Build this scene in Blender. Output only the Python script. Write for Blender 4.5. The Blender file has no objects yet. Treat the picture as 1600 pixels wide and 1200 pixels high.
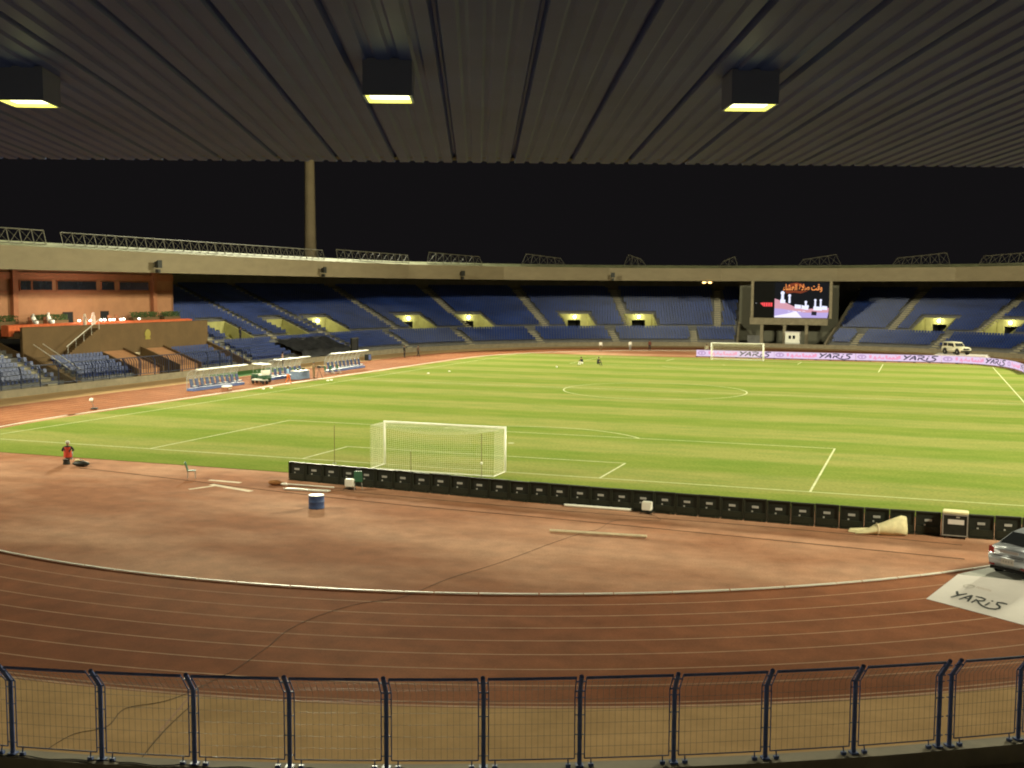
import bpy, bmesh, math, random
from mathutils import Vector, Matrix
sin, cos, pi, rad = math.sin, math.cos, math.pi, math.radians
random.seed(7)
S = bpy.context.scene
COL = S.collection

# ------------------------------------------------------------------ camera
CAM = Vector((25.2406, -57.308, 10.1272))
YAW, PITCH, ROLL, FPX = 0.3534, -0.0848, 0.0049, 1740.1
fw = Vector((-sin(YAW) * cos(PITCH), cos(YAW) * cos(PITCH), sin(PITCH)))
rt = Vector((cos(YAW), sin(YAW), 0))
up = rt.cross(fw)
r2 = rt * cos(ROLL) + up * sin(ROLL)
u2 = up * cos(ROLL) - rt * sin(ROLL)
cam = bpy.data.cameras.new('camera')
camo = bpy.data.objects.new('camera', cam)
COL.objects.link(camo)
camo.matrix_world = Matrix(((r2.x, u2.x, -fw.x, CAM.x), (r2.y, u2.y, -fw.y, CAM.y), (r2.z, u2.z, -fw.z, CAM.z), (0, 0, 0, 1)))
cam.sensor_width = 36
cam.lens = FPX / 1600 * 36
cam.clip_start = 0.1
cam.clip_end = 3000
S.camera = camo

# ------------------------------------------------------------------ world and exposure
W = bpy.data.worlds.new('World')
S.world = W
W.use_nodes = True
bg = W.node_tree.nodes['Background']
bg.inputs[0].default_value = (0.0062, 0.0056, 0.0062, 1)
bg.inputs[1].default_value = 1.0
S.view_settings.view_transform = 'Standard'
S.view_settings.look = 'None'
S.view_settings.exposure = 0
S.view_settings.gamma = 1
S.render.engine = 'CYCLES'
S.cycles.use_denoising = True
S.cycles.filter_width = 2.0
S.cycles.max_bounces = 6
S.cycles.diffuse_bounces = 4
S.cycles.sample_clamp_indirect = 8

# ------------------------------------------------------------------ floodlight masts (the lamps that light the ground)
MAST_H = 60.0
FLOOD = 0.80
MASTS = [(-95, 147, 0.74, 38), (95, 147, 0.74, 38), (-95, -42, 0.52, 72), (95, -42, 0.52, 72)]  # x, y, relative power, aim point
for mx, my, k, aim in MASTS:
    l = bpy.data.lights.new('floodlight', 'SPOT')
    l.energy = 3.4e6 * FLOOD * k
    l.color = (1.0, 0.96, 0.66)
    l.spot_size = rad(80)
    l.spot_blend = 1.0
    l.shadow_soft_size = 6.0
    lo = bpy.data.objects.new('floodlight', l)
    COL.objects.link(lo)
    d = Vector((0, aim, 0)) - Vector((mx, my, MAST_H))
    inward = Vector((d.x, d.y, 0)).normalized() * 1.2
    lo.location = Vector((mx, my, MAST_H)) + inward
    lo.rotation_euler = d.to_track_quat('-Z', 'Y').to_euler()

# ------------------------------------------------------------------ helpers
def M(name, col, rough=0.75, metal=0.0, var=0.0, scale=3.0, emit=None, estr=1.0, spec=0.3, trans=0.0, alpha=1.0, bump=0.0, detail=4, stretch=None, col2=None):
    m = bpy.data.materials.new(name)
    m.use_nodes = True
    nt = m.node_tree
    b = nt.nodes['Principled BSDF']
    b.inputs['Base Color'].default_value = (*col, 1)
    b.inputs['Roughness'].default_value = rough
    b.inputs['Metallic'].default_value = metal
    b.inputs['Specular IOR Level'].default_value = spec
    if trans: b.inputs['Transmission Weight'].default_value = trans
    if alpha < 1: b.inputs['Alpha'].default_value = alpha
    if emit:
        b.inputs['Emission Color'].default_value = (*emit, 1)
        b.inputs['Emission Strength'].default_value = estr
    if var > 0 or bump > 0:
        tc = nt.nodes.new('ShaderNodeTexCoord')
        mp = nt.nodes.new('ShaderNodeMapping')
        if stretch: mp.inputs['Scale'].default_value = stretch
        nz = nt.nodes.new('ShaderNodeTexNoise')
        nz.inputs['Scale'].default_value = scale
        nz.inputs['Detail'].default_value = detail
        nz.inputs['Roughness'].default_value = 0.65
        nt.links.new(tc.outputs['Object'], mp.inputs[0])
        nt.links.new(mp.outputs[0], nz.inputs[0])
        if var > 0:
            rp = nt.nodes.new('ShaderNodeValToRGB')
            c2 = col2 or tuple(min(1, c * (1 + var)) for c in col)
            rp.color_ramp.elements[0].position = 0.3
            rp.color_ramp.elements[1].position = 0.7
            rp.color_ramp.elements[0].color = (*[c * (1 - var) for c in col], 1)
            rp.color_ramp.elements[1].color = (*c2, 1)
            nt.links.new(nz.outputs[0], rp.inputs[0])
            nt.links.new(rp.outputs[0], b.inputs['Base Color'])
        if bump > 0:
            bp = nt.nodes.new('ShaderNodeBump')
            bp.inputs['Strength'].default_value = bump
            bp.inputs['Distance'].default_value = 0.02
            nt.links.new(nz.outputs[0], bp.inputs['Height'])
            nt.links.new(bp.outputs[0], b.inputs['Normal'])
    return m

class MB:
    """collects polygons; build() links them as one mesh object"""
    def __init__(s):
        s.v = []; s.f = []; s.mi = []; s.cur = 0
    def poly(s, pts):
        i = len(s.v)
        s.v += [tuple(p) for p in pts]
        s.f.append(tuple(range(i, i + len(pts)))); s.mi.append(s.cur)
        return s
    def mesh(s, vs, fs):
        i = len(s.v)
        s.v += [tuple(p) for p in vs]
        for f in fs:
            s.f.append(tuple(i + k for k in f)); s.mi.append(s.cur)
        return s
    def hexa(s, p):
        return s.mesh(p, [(0, 3, 2, 1), (4, 5, 6, 7), (0, 1, 5, 4), (1, 2, 6, 5), (2, 3, 7, 6), (3, 0, 4, 7)])
    def box(s, c, d, rz=0.0, M4=None):
        hx, hy, hz = d[0] / 2, d[1] / 2, d[2] / 2
        ps = [Vector((x, y, z)) for z in (-hz, hz) for x, y in ((-hx, -hy), (hx, -hy), (hx, hy), (-hx, hy))]
        R = Matrix.Rotation(rz, 3, 'Z')
        ps = [R @ p + Vector(c) for p in ps]
        if M4: ps = [M4 @ p for p in ps]
        return s.hexa(ps)
    def tube(s, pts, r, n=6, caps=True, r1=None):
        pts = [Vector(p) for p in pts]
        rings = []
        for k, p in enumerate(pts):
            a = pts[max(0, k - 1)]; b = pts[min(len(pts) - 1, k + 1)]
            t = (b - a).normalized()
            x = t.orthogonal() if k == 0 else (px - t * px.dot(t))
            x.normalize(); px = x
            y = t.cross(x)
            rr = r if r1 is None else r + (r1 - r) * k / max(1, len(pts) - 1)
            rings.append([p + (x * cos(2 * pi * j / n) + y * sin(2 * pi * j / n)) * rr for j in range(n)])
        vs = [q for R in rings for q in R]
        fs = []
        for k in range(len(rings) - 1):
            for j in range(n):
                fs.append((k * n + j, k * n + (j + 1) % n, (k + 1) * n + (j + 1) % n, (k + 1) * n + j))
        if caps:
            fs.append(tuple(range(n - 1, -1, -1)))
            fs.append(tuple((len(rings) - 1) * n + j for j in range(n)))
        return s.mesh(vs, fs)
    def lathe(s, prof, c=(0, 0, 0), n=16, M4=None):
        vs = []; fs = []
        for (r, z) in prof:
            for j in range(n):
                p = Vector((r * cos(2 * pi * j / n), r * sin(2 * pi * j / n), z)) + Vector(c)
                vs.append(M4 @ p if M4 else p)
        for k in range(len(prof) - 1):
            for j in range(n):
                fs.append((k * n + j, k * n + (j + 1) % n, (k + 1) * n + (j + 1) % n, (k + 1) * n + j))
        fs.append(tuple(range(n - 1, -1, -1)))
        fs.append(tuple((len(prof) - 1) * n + j for j in range(n)))
        return s.mesh(vs, fs)
    def ball(s, c, r, n=10, sc=(1, 1, 1)):
        prof = [(r * max(0.02, sin(pi * k / 7)), -r * cos(pi * k / 7)) for k in range(8)]
        M4 = Matrix.Translation(c) @ Matrix.Diagonal((*sc, 1))
        return s.lathe(prof, (0, 0, 0), n, M4)
    def build(s, name, mat, parent=None, smooth=False, bevel=0.0):
        me = bpy.data.meshes.new(name)
        me.from_pydata(s.v, [], s.f)
        mats = mat if isinstance(mat, (list, tuple)) else [mat]
        for m in mats: me.materials.append(m)
        if len(mats) > 1: me.polygons.foreach_set('material_index', s.mi)
        if smooth: me.polygons.foreach_set('use_smooth', [True] * len(me.polygons))
        me.update()
        o = bpy.data.objects.new(name, me)
        COL.objects.link(o)
        if parent: o.parent = parent
        if bevel:
            bm = bmesh.new(); bm.from_mesh(me)
            bmesh.ops.remove_doubles(bm, verts=bm.verts, dist=1e-4)
            bmesh.ops.bevel(bm, geom=bm.edges[:], offset=bevel, segments=2, affect='EDGES', clamp_overlap=True)
            bm.to_mesh(me); bm.free()
        return o

def tag(o, label, cat, group=None, kind=None):
    if label: o['label'] = label
    if cat: o['category'] = cat
    if group: o['group'] = group
    if kind: o['kind'] = kind
    return o
def thing(name, loc, rz, label, cat, group=None):
    o = bpy.data.objects.new(name, None)
    o.empty_display_size = 0.2
    COL.objects.link(o)
    o.location = loc; o.rotation_euler = (0, 0, rz)
    return tag(o, label, cat, group)
def struct(o):
    o['kind'] = 'structure'
    return o
def copy_tree(o, parent=None):
    c = o.copy(); COL.objects.link(c)
    if parent: c.parent = parent
    for ch in list(o.children):
        copy_tree(ch, c)
    return c
ORD = ['first', 'second', 'third', 'fourth', 'fifth', 'sixth', 'seventh', 'eighth', 'ninth', 'tenth', 'eleventh', 'twelfth', 'thirteenth', 'fourteenth', 'fifteenth', 'sixteenth', 'seventeenth', 'eighteenth', 'nineteenth', 'twentieth'] + ['twenty-' + k for k in ('first', 'second', 'third', 'fourth', 'fifth', 'sixth', 'seventh', 'eighth', 'ninth')] + ['thirtieth'] + ['thirty-' + k for k in ('first', 'second', 'third', 'fourth', 'fifth', 'sixth', 'seventh', 'eighth', 'ninth')] + ['fortieth']

# path round the bowl: u is the arc length at radius 60, starting at the near end of the west side
YA, YB = 12.5, 92.5
LB = pi * 60
def frame(u):
    """base point, outward normal, direction of travel"""
    P = 160 + 2 * LB
    u = u % P
    if u < 80: return Vector((0, YA + u, 0)), Vector((-1, 0, 0)), Vector((0, 1, 0))
    u -= 80
    if u < LB:
        a = u / 60
        return Vector((0, YB, 0)), Vector((-cos(a), sin(a), 0)), Vector((sin(a), cos(a), 0))
    u -= LB
    if u < 80: return Vector((0, YB - u, 0)), Vector((1, 0, 0)), Vector((0, -1, 0))
    u -= 80
    a = u / 60
    return Vector((0, YA, 0)), Vector((cos(a), -sin(a), 0)), Vector((-sin(a), -cos(a), 0))
def at(u, R, z=0.0):
    b, n, t = frame(u)
    p = b + n * R
    return Vector((p.x, p.y, z))
def ledge_R(a):
    """radius of the ledge line in the near bend, a = angle from the long axis towards +x"""
    d = math.degrees(a)
    return 53.2 + 0.35 * (1 - max(0.0, min(1.0, (d - 8) / 24)) * 3.7) * max(0.0, 1 - abs(d - 22) / 60)
def obround(R, z, n=72):
    pts = []
    for k in range(n + 1):
        a = pi * k / n
        pts.append((R * cos(a), YB + R * sin(a), z))
    for k in range(n + 1):
        a = pi + pi * k / n
        pts.append((R * cos(a), YA + R * sin(a), z))
    return pts
def ring(mb, Ra, Rb, z, n=96):
    A, B = obround(Ra, z, n), obround(Rb, z, n)
    N = len(A)
    for k in range(N):
        mb.poly((A[k], B[k], B[(k + 1) % N], A[(k + 1) % N]))

# ------------------------------------------------------------------ materials
mt = {}
mt['concrete'] = M('concrete', (0.22, 0.185, 0.125), 0.85, var=0.18, scale=1.2, bump=0.2)
mt['step'] = M('step_concrete', (0.32, 0.28, 0.19), 0.85, var=0.12, scale=3)
mt['terrace'] = M('terrace_concrete', (0.13, 0.125, 0.12), 0.9, var=0.2, scale=1.0)
mt['fascia'] = M('cream_fascia', (0.185, 0.15, 0.092), 0.7, var=0.10, scale=0.35, stretch=(1, 1, 3))
mt['roofgreen'] = M('weathered_roof_sheet', (0.13, 0.135, 0.07), 0.8, var=0.25, scale=0.6)
mt['soffit'] = M('corrugated_soffit', (0.118, 0.155, 0.40), 0.55, var=0.12, scale=0.8, spec=0.4)
mt['dark'] = M('doorway_shade', (0.012, 0.012, 0.012), 0.9)  # near-black colour stands for the shade inside doorways
mt['black'] = M('black_plastic', (0.016, 0.017, 0.014), 0.5, var=0.3, scale=4)
mt['rubber'] = M('black_rubber', (0.02, 0.02, 0.02), 0.85)
mt['seat'] = M('blue_seat_plastic', (0.011, 0.029, 0.140), 0.45, var=0.35, scale=0.25, spec=0.4)
mt['navy'] = M('navy_fence_paint', (0.085, 0.125, 0.30), 0.45, spec=0.4, var=0.25, scale=8)
mt['rail'] = M('dark_rail_paint', (0.016, 0.024, 0.06), 0.45)
mt['wire'] = M('fence_wire', (0.11, 0.115, 0.10), 0.5)
mt['cable'] = M('dusty_cable', (0.05, 0.035, 0.022), 0.8)
mt['white'] = M('white_paint', (0.80, 0.78, 0.70), 0.5, var=0.06, scale=2)
mt['offwhite'] = M('off_white_panel', (0.68, 0.63, 0.60), 0.5, var=0.06, scale=1)
mt['cream'] = M('cream_cloth', (0.66, 0.58, 0.34), 0.8, var=0.15, scale=4, bump=0.4)
mt['net'] = M('net_cord', (0.72, 0.70, 0.55), 0.8)
mt['steel'] = M('grey_steel', (0.42, 0.42, 0.40), 0.4, metal=0.6, var=0.15, scale=6)
mt['lattice'] = M('lattice_steel', (0.095, 0.086, 0.06), 0.6, var=0.12, scale=3)
mt['orange'] = M('terracotta_wall', (0.31, 0.145, 0.072), 0.8, var=0.12, scale=0.6)
mt['orangedark'] = M('terracotta_trim', (0.30, 0.115, 0.055), 0.8, var=0.15, scale=1)
mt['cover'] = M('tan_cover', (0.42, 0.21, 0.10), 0.8, var=0.12, scale=1)
mt['brown'] = M('brown_render', (0.12, 0.073, 0.032), 0.85, var=0.15, scale=0.5)
mt['redcloth'] = M('red_cloth', (0.55, 0.12, 0.04), 0.85, var=0.2, scale=2)
mt['hedge'] = M('hedge_leaves', (0.07, 0.11, 0.035), 0.9, var=0.4, scale=6)
mt['glass'] = M('dark_window_glass', (0.014, 0.018, 0.026), 0.12, spec=0.6, var=0.5, scale=0.8)
mt['clear'] = M('clear_canopy', (0.75, 0.78, 0.75), 0.2, alpha=0.16)
mt['vom'] = M('yellow_tunnel_wall', (0.36, 0.34, 0.13), 0.8, var=0.15, scale=1)
mt['wood'] = M('pale_timber', (0.78, 0.66, 0.46), 0.7, var=0.15, scale=3)
mt['blue'] = M('blue_drum_paint', (0.05, 0.085, 0.21), 0.5, var=0.2, scale=5)
mt['green'] = M('green_plastic', (0.03, 0.10, 0.05), 0.5)
mt['greencarpet'] = M('green_carpet', (0.05, 0.16, 0.03), 0.95, var=0.2, scale=3)
mt['gold'] = M('olive_crest', (0.27, 0.22, 0.04), 0.6)
mt['tarp'] = M('black_sheet', (0.02, 0.02, 0.022), 0.6, var=0.4, scale=1, bump=0.4)

# ------------------------------------------------------------------ ground
g = MB()
g.poly([(-900, -700, -0.03), (900, -700, -0.03), (900, 1000, -0.03), (-900, 1000, -0.03)])
struct(g.build('ground', M('dark_ground', (0.10, 0.09, 0.07), 0.95, var=0.2, scale=0.05)))

def track_mat(name, ca, cb):
    m = bpy.data.materials.new(name); m.use_nodes = True
    nt = m.node_tree; L = nt.links
    b = nt.nodes['Principled BSDF']
    b.inputs['Roughness'].default_value = 0.9
    b.inputs['Specular IOR Level'].default_value = 0.03
    tc = nt.nodes.new('ShaderNodeTexCoord')
    def noise(scale, det, st, rough=0.6, loc=(0, 0, 0)):
        mp = nt.nodes.new('ShaderNodeMapping'); mp.inputs['Scale'].default_value = st; mp.inputs['Location'].default_value = loc
        nz = nt.nodes.new('ShaderNodeTexNoise'); nz.inputs['Scale'].default_value = scale; nz.inputs['Detail'].default_value = det; nz.inputs['Roughness'].default_value = rough
        L.new(tc.outputs['Object'], mp.inputs[0]); L.new(mp.outputs[0], nz.inputs[0])
        return nz.outputs[0]
    def ramp(fac, p0, p1, c0, c1):
        rp = nt.nodes.new('ShaderNodeValToRGB')
        rp.color_ramp.elements[0].position = p0; rp.color_ramp.elements[1].position = p1
        rp.color_ramp.elements[0].color = (*c0, 1); rp.color_ramp.elements[1].color = (*c1, 1)
        L.new(fac, rp.inputs[0]); return rp.outputs[0]
    def mix(fac, a, c, mode='MIX'):
        mx = nt.nodes.new('ShaderNodeMix'); mx.data_type = 'RGBA'; mx.blend_type = mode
        if isinstance(fac, float): mx.inputs[0].default_value = fac
        else: L.new(fac, mx.inputs[0])
        L.new(a, mx.inputs[6]); L.new(c, mx.inputs[7]); return mx.outputs[2]
    # worn rubber: dusty pale drifts over a red-brown base, finer mottling on top
    big = ramp(noise(0.13, 5, (0.55, 1.25, 1), 0.55, (3, 1, 0)), 0.40, 0.62, ca, cb)
    mid = ramp(noise(0.9, 4, (1, 1, 1)), 0.3, 0.7, (0.80, 0.80, 0.80), (1.15, 1.12, 1.10))
    fine = ramp(noise(14, 3, (1, 1, 1)), 0.3, 0.7, (0.86, 0.86, 0.86), (1.1, 1.1, 1.1))
    c = mix(1.0, big, mid, 'MULTIPLY'); c = mix(1.0, c, fine, 'MULTIPLY')
    L.new(c, b.inputs['Base Color'])
    return m
g = MB(); g.poly(obround(37.95, 0.0))
struct(g.build('red_apron', track_mat('worn_red_apron', (0.275, 0.120, 0.064), (0.45, 0.255, 0.165))))
g = MB(); ring(g, 37.95, 48.0, 0.0)
struct(g.build('running_track', track_mat('red_lane_surface', (0.205, 0.070, 0.029), (0.275, 0.108, 0.052))))
g = MB(); ring(g, 48.0, 53.05, 0.004)
struct(g.build('sand_strip', M('sandy_ground', (0.46, 0.30, 0.155), 0.95, var=0.16, scale=0.5, spec=0.0)))

def grass_mat():
    m = bpy.data.materials.new('mown_grass'); m.use_nodes = True
    nt = m.node_tree; L = nt.links
    b = nt.nodes['Principled BSDF']
    b.inputs['Roughness'].default_value = 0.9
    b.inputs['Specular IOR Level'].default_value = 0.0
    tc = nt.nodes.new('ShaderNodeTexCoord')
    sp = nt.nodes.new('ShaderNodeSeparateXYZ'); L.new(tc.outputs['Object'], sp.inputs[0])
    wob = nt.nodes.new('ShaderNodeTexNoise'); wob.inputs['Scale'].default_value = 0.12; wob.inputs['Detail'].default_value = 4
    L.new(tc.outputs['Object'], wob.inputs[0])
    def math_(op, a, c):
        n = nt.nodes.new('ShaderNodeMath'); n.operation = op
        for k, v in enumerate((a, c)):
            if isinstance(v, (int, float)): n.inputs[k].default_value = v
            else: L.new(v, n.inputs[k])
        return n.outputs[0]
    yy = math_('ADD', sp.outputs[1], math_('MULTIPLY', wob.outputs[0], 2.2))
    s = math_('SINE', math_('MULTIPLY', yy, 2 * pi / 10.4), 0)
    s = math_('ADD', math_('MULTIPLY', s, 1.1), 0.5)
    rp = nt.nodes.new('ShaderNodeValToRGB')
    rp.color_ramp.elements[0].position = 0.1; rp.color_ramp.elements[1].position = 0.9
    rp.color_ramp.elements[0].color = (0.142, 0.188, 0.038, 1); rp.color_ramp.elements[1].color = (0.190, 0.212, 0.060, 1)
    L.new(s, rp.inputs[0])
    mp = nt.nodes.new('ShaderNodeMapping'); mp.inputs['Scale'].default_value = (0.35, 1.0, 1)
    n2 = nt.nodes.new('ShaderNodeTexNoise'); n2.inputs['Scale'].default_value = 0.45; n2.inputs['Detail'].default_value = 6; n2.inputs['Roughness'].default_value = 0.7
    L.new(tc.outputs['Object'], mp.inputs[0]); L.new(mp.outputs[0], n2.inputs[0])
    r3 = nt.nodes.new('ShaderNodeValToRGB')
    r3.color_ramp.elements[0].position = 0.35; r3.color_ramp.elements[1].position = 0.72
    r3.color_ramp.elements[0].color = (0.84, 0.92, 0.84, 1); r3.color_ramp.elements[1].color = (1.30, 1.10, 1.3, 1)
    L.new(n2.outputs[0], r3.inputs[0])
    mx = nt.nodes.new('ShaderNodeMix'); mx.data_type = 'RGBA'; mx.blend_type = 'MULTIPLY'; mx.inputs[0].default_value = 1
    L.new(rp.outputs[0], mx.inputs[6]); L.new(r3.outputs[0], mx.inputs[7])
    n4 = nt.nodes.new('ShaderNodeTexNoise'); n4.inputs['Scale'].default_value = 6; n4.inputs['Detail'].default_value = 3
    L.new(tc.outputs['Object'], n4.inputs[0])
    r4 = nt.nodes.new('ShaderNodeValToRGB'); r4.color_ramp.elements[0].color = (0.62, 0.68, 0.6, 1); r4.color_ramp.elements[1].color = (1.38, 1.32, 1.4, 1)
    L.new(n4.outputs[0], r4.inputs[0])
    m2 = nt.nodes.new('ShaderNodeMix'); m2.data_type = 'RGBA'; m2.blend_type = 'MULTIPLY'; m2.inputs[0].default_value = 1
    L.new(mx.outputs[2], m2.inputs[6]); L.new(r4.outputs[0], m2.inputs[7])
    L.new(m2.outputs[2], b.inputs['Base Color'])
    return m
def grass_poly(R, y0, y1, z):
    pts = []
    for p in obround(R, z, 72):
        y = min(max(p[1], y0), y1)
        x = p[0]
        if p[1] > y1: x = math.copysign(min(abs(p[0]), math.sqrt(R * R - (y1 - YB) ** 2)), p[0])
        if p[1] < y0: x = math.copysign(min(abs(p[0]), math.sqrt(R * R - (y0 - YA) ** 2)), p[0])
        q = (x, y, z)
        if not pts or (Vector(q) - Vector(pts[-1])).length > 1e-3: pts.append(q)
    return pts
g = MB(); g.poly(grass_poly(37.35, -4.6, 109.4, 0.02))
struct(g.build('grass_pitch', grass_mat()))

# pitch markings
ln = MB()
def line(mb, a, b, w, z):
    a, b = Vector((*a, z)), Vector((*b, z))
    d = (b - a).normalized(); n = Vector((-d.y, d.x, 0)) * w / 2
    mb.poly((a - n, b - n, b + n, a + n))
def arc(mb, c, R, a0, a1, w, z, n=48):
    for k in range(n):
        A, B = a0 + (a1 - a0) * k / n, a0 + (a1 - a0) * (k + 1) / n
        q = [(c[0] + r * cos(t), c[1] + r * sin(t), z) for r, t in ((R - w / 2, A), (R + w / 2, A), (R + w / 2, B), (R - w / 2, B))]
        mb.poly(q)
LZ, LW, PL, PW = 0.026, 0.115, 105.2, 34.15
for y in (0, PL): line(ln, (-PW, y), (PW, y), LW, LZ)
for x in (-PW, PW): line(ln, (x, 0), (x, PL), LW, LZ + 0.001)
line(ln, (-PW, PL / 2), (PW, PL / 2), LW, LZ + 0.002)
arc(ln, (0, PL / 2), 9.15, 0, 2 * pi, LW, LZ + 0.003, 72)
for sgn, y0 in ((1, 0), (-1, PL)):
    for hw, dp in ((20.16, 16.5), (9.16, 5.5)):
        line(ln, (-hw, y0), (-hw, y0 + sgn * dp), LW, LZ + 0.004)
        line(ln, (hw, y0), (hw, y0 + sgn * dp), LW, LZ + 0.004)
        line(ln, (-hw, y0 + sgn * dp), (hw, y0 + sgn * dp), LW, LZ + 0.005)
    b0 = math.acos(5.5 / 9.15)
    arc(ln, (0, y0 + sgn * 11), 9.15, sgn * pi / 2 - b0, sgn * pi / 2 + b0, LW, LZ + 0.006, 24)
    arc(ln, (0, y0 + sgn * 11), 0.12, 0, 2 * pi, 0.2, LZ + 0.006, 10)
struct(ln.build('pitch_lines', M('chalk_line', (0.42, 0.44, 0.24), 0.9, var=0.25, scale=1.5)))

# lane lines
lm = MB()
for k in range(1, 9):
    R = 37.9 + 1.22 * k
    ring(lm, R - 0.03, R + 0.03, 0.005, 120)
ring(lm, 47.86, 47.97, 0.006, 120)
line(lm, (9.2, -37.0), (8.2, -34.1), 0.06, 0.007)
line(lm, (-37.9, 6.0), (-47.8, 6.0), 0.08, 0.007)
struct(lm.build('lane_lines', M('worn_lane_paint', (0.40, 0.22, 0.12), 0.9, var=0.2, scale=2)))
g = MB()
# white painted marks on the red area near the goal
line(g, (-9.0, -9.3), (-6.0, -10.2), 0.35, 0.006)
line(g, (-8.6, -9.5), (-9.2, -10.9), 0.25, 0.007)
line(g, (-9.9, -8.2), (-7.9, -8.3), 0.3, 0.006)
struct(g.build('painted_marks', M('scuffed_white_paint', (0.55, 0.45, 0.33), 0.9, var=0.3, scale=1.5)))

# ------------------------------------------------------------------ inner kerb of the track
kb = MB()
per = 2 * pi * 37.95 + 160
def obp(s, R, z):
    """point at arc length s (radius 37.95) round the inner kerb, and its outward normal"""
    s = s % per
    h = pi * 37.95
    if s < 80: return Vector((-R, YA + s, z)), Vector((-1, 0, 0))
    s -= 80
    if s < h:
        a = s / 37.95; n = Vector((-cos(a), sin(a), 0)); return Vector((0, YB, z)) + n * R, n
    s -= h
    if s < 80: return Vector((R, YB - s, z)), Vector((1, 0, 0))
    s -= 80
    a = s / 37.95; n = Vector((cos(a), -sin(a), 0)); return Vector((0, YA, z)) + n * R, n
s = 0.0; k = 0
rr = random.Random(3)
while s < per - 0.2:
    L = rr.choice((1.0, 1.5, 2.0))
    gap = rr.uniform(0.02, 0.07)
    p, n = obp(s + L / 2, 37.95, 0)
    near = 0 < (p - Vector((15.3, -22.75, 0))).length < 0.5
    if not near:
        n2 = max(1, int(L / 0.5))
        for q in range(n2):
            a, na = obp(s + (L - gap) * q / n2, 37.95, 0); b_, nb = obp(s + (L - gap) * (q + 1) / n2, 37.95, 0)
            w = 0.036 + 0.006 * (k % 2)
            base = [a - na * w, b_ - nb * w, b_ + nb * w, a + na * w]
            kb.hexa([v + Vector((0, 0, 0.022)) for v in base] + [v + Vector((0, 0, 0.062)) for v in base])
    s += L; k += 1
tag(kb.build('track_kerb', mt['white']), 'low white segmented kerb rail along the inner edge of the red track', 'kerb')

# ------------------------------------------------------------------ the grandstand bowl
stand = thing('grandstand', (0, 52.5, 0), 0, 'oval stadium stand with dark blue seating tiers under a cream edged ring roof', 'grandstand')
OFF = Vector((0, -52.5, 0))
def sbuild(mb, name, mat, parent=stand, smooth=False):
    mb.v = [(p[0], p[1] - 52.5, p[2]) for p in mb.v]
    return mb.build(name, mat, parent, smooth)

VOM = [59.6, 74.4, 86.0, 106.2, 118.2, 138.1, 149.6, 200.3, 212.0, 227.0, 238.8]
VW = 2.6
VIP0, VIP1 = 18.6, 49.6
BAY0, BAY1 = 167.0, 184.6
LOW = [(55 + 0.833 * k, 0.9 + 0.35 * k) for k in range(6)]
UPP = [(61.5 + 0.8 * j, 3.34 + 0.34 * j) for j in range(21)]
RB = 78.3
ZB = UPP[-1][1]
def rake(R):
    return 3.0 + 0.34 * max(0, (R - 61.5)) / 0.8
low_prof = [(55.0, 0.3)]
for k, (R, z) in enumerate(LOW):
    low_prof += [(R, z), (R + 0.833, z)]
low_prof += [(60.0, 3.0), (61.5, 3.0)]
upp_prof = [(61.5, 3.0)]
for R, z in UPP: upp_prof += [(R, z), (R + 0.8, z)]
upp_cut = [(66.3, 5.04)] + [p for p in upp_prof if p[0] > 66.31]
upp_cut[0] = (66.3, UPP[6][1])
PU = 160 + 2 * LB
st = set([0, 80, 80 + LB, 160 + LB, VIP0, VIP1, BAY0, BAY1])
for k in range(int(LB / 2.6) + 1):
    st.add(80 + k * 2.6); st.add(160 + LB + k * 2.6)
for k in range(1, 20): st.add(4.0 * k); st.add(80 + LB + 4.0 * k)
st = [x for x in st if not any(abs(x - v) < VW + 0.25 for v in VOM)]
for v in VOM: st += [v - VW, v + VW]
st = sorted(set(round(x, 4) for x in st if x < PU)); st.append(PU)
ter = MB()
def skin(mb, prof, ua, ub):
    for (Ra, za), (Rb_, zb) in zip(prof[:-1], prof[1:]):
        mb.poly((at(ua, Ra, za), at(ub, Ra, za), at(ub, Rb_, zb), at(ua, Rb_, zb)))
for ua, ub in zip(st[:-1], st[1:]):
    um = (ua + ub) / 2
    if VIP0 < um < VIP1 or BAY0 < um < BAY1: continue
    ub2 = ub if ub < PU else PU - 1e-4
    skin(ter, low_prof, ua, ub2)
    if any(abs(um - v) < VW for v in VOM): skin(ter, upp_cut, ua, ub2)
    else: skin(ter, upp_prof, ua, ub2)
sbuild(ter, 'terrace', mt['terrace'])
# ledge with the walkway behind it
fwm = MB()
for ua, ub in zip(st[:-1], st[1:]):
    ub2 = ub if ub < PU else PU - 1e-4
    pa_, pb_ = [], []
    for uu, lst in ((ua, pa_), (ub2, pb_)):
        b_, n_, t_ = frame(uu)
        dr = ledge_R(math.atan2(n_.x, -n_.y)) - 53.2 if uu > 160 + LB else 0.0
        for R_, z_ in [(53.0, -0.02), (53.0, 0.7), (53.4, 0.7), (53.4, 0.3)]: lst.append(at(uu, R_ + dr, z_))
        lst.append(at(uu, 55.0, 0.3))
    for q in range(4): fwm.poly((pa_[q], pb_[q], pb_[q + 1], pa_[q + 1]))
sbuild(fwm, 'front_wall', mt['concrete'])
bw = MB()
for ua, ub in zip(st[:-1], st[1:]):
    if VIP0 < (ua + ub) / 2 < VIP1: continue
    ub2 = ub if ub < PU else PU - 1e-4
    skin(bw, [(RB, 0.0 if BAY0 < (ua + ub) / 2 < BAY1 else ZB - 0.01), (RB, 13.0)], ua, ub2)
sbuild(bw, 'back_wall', M('dim_back_wall', (0.09, 0.085, 0.07), 0.9, var=0.2, scale=0.7))

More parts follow.
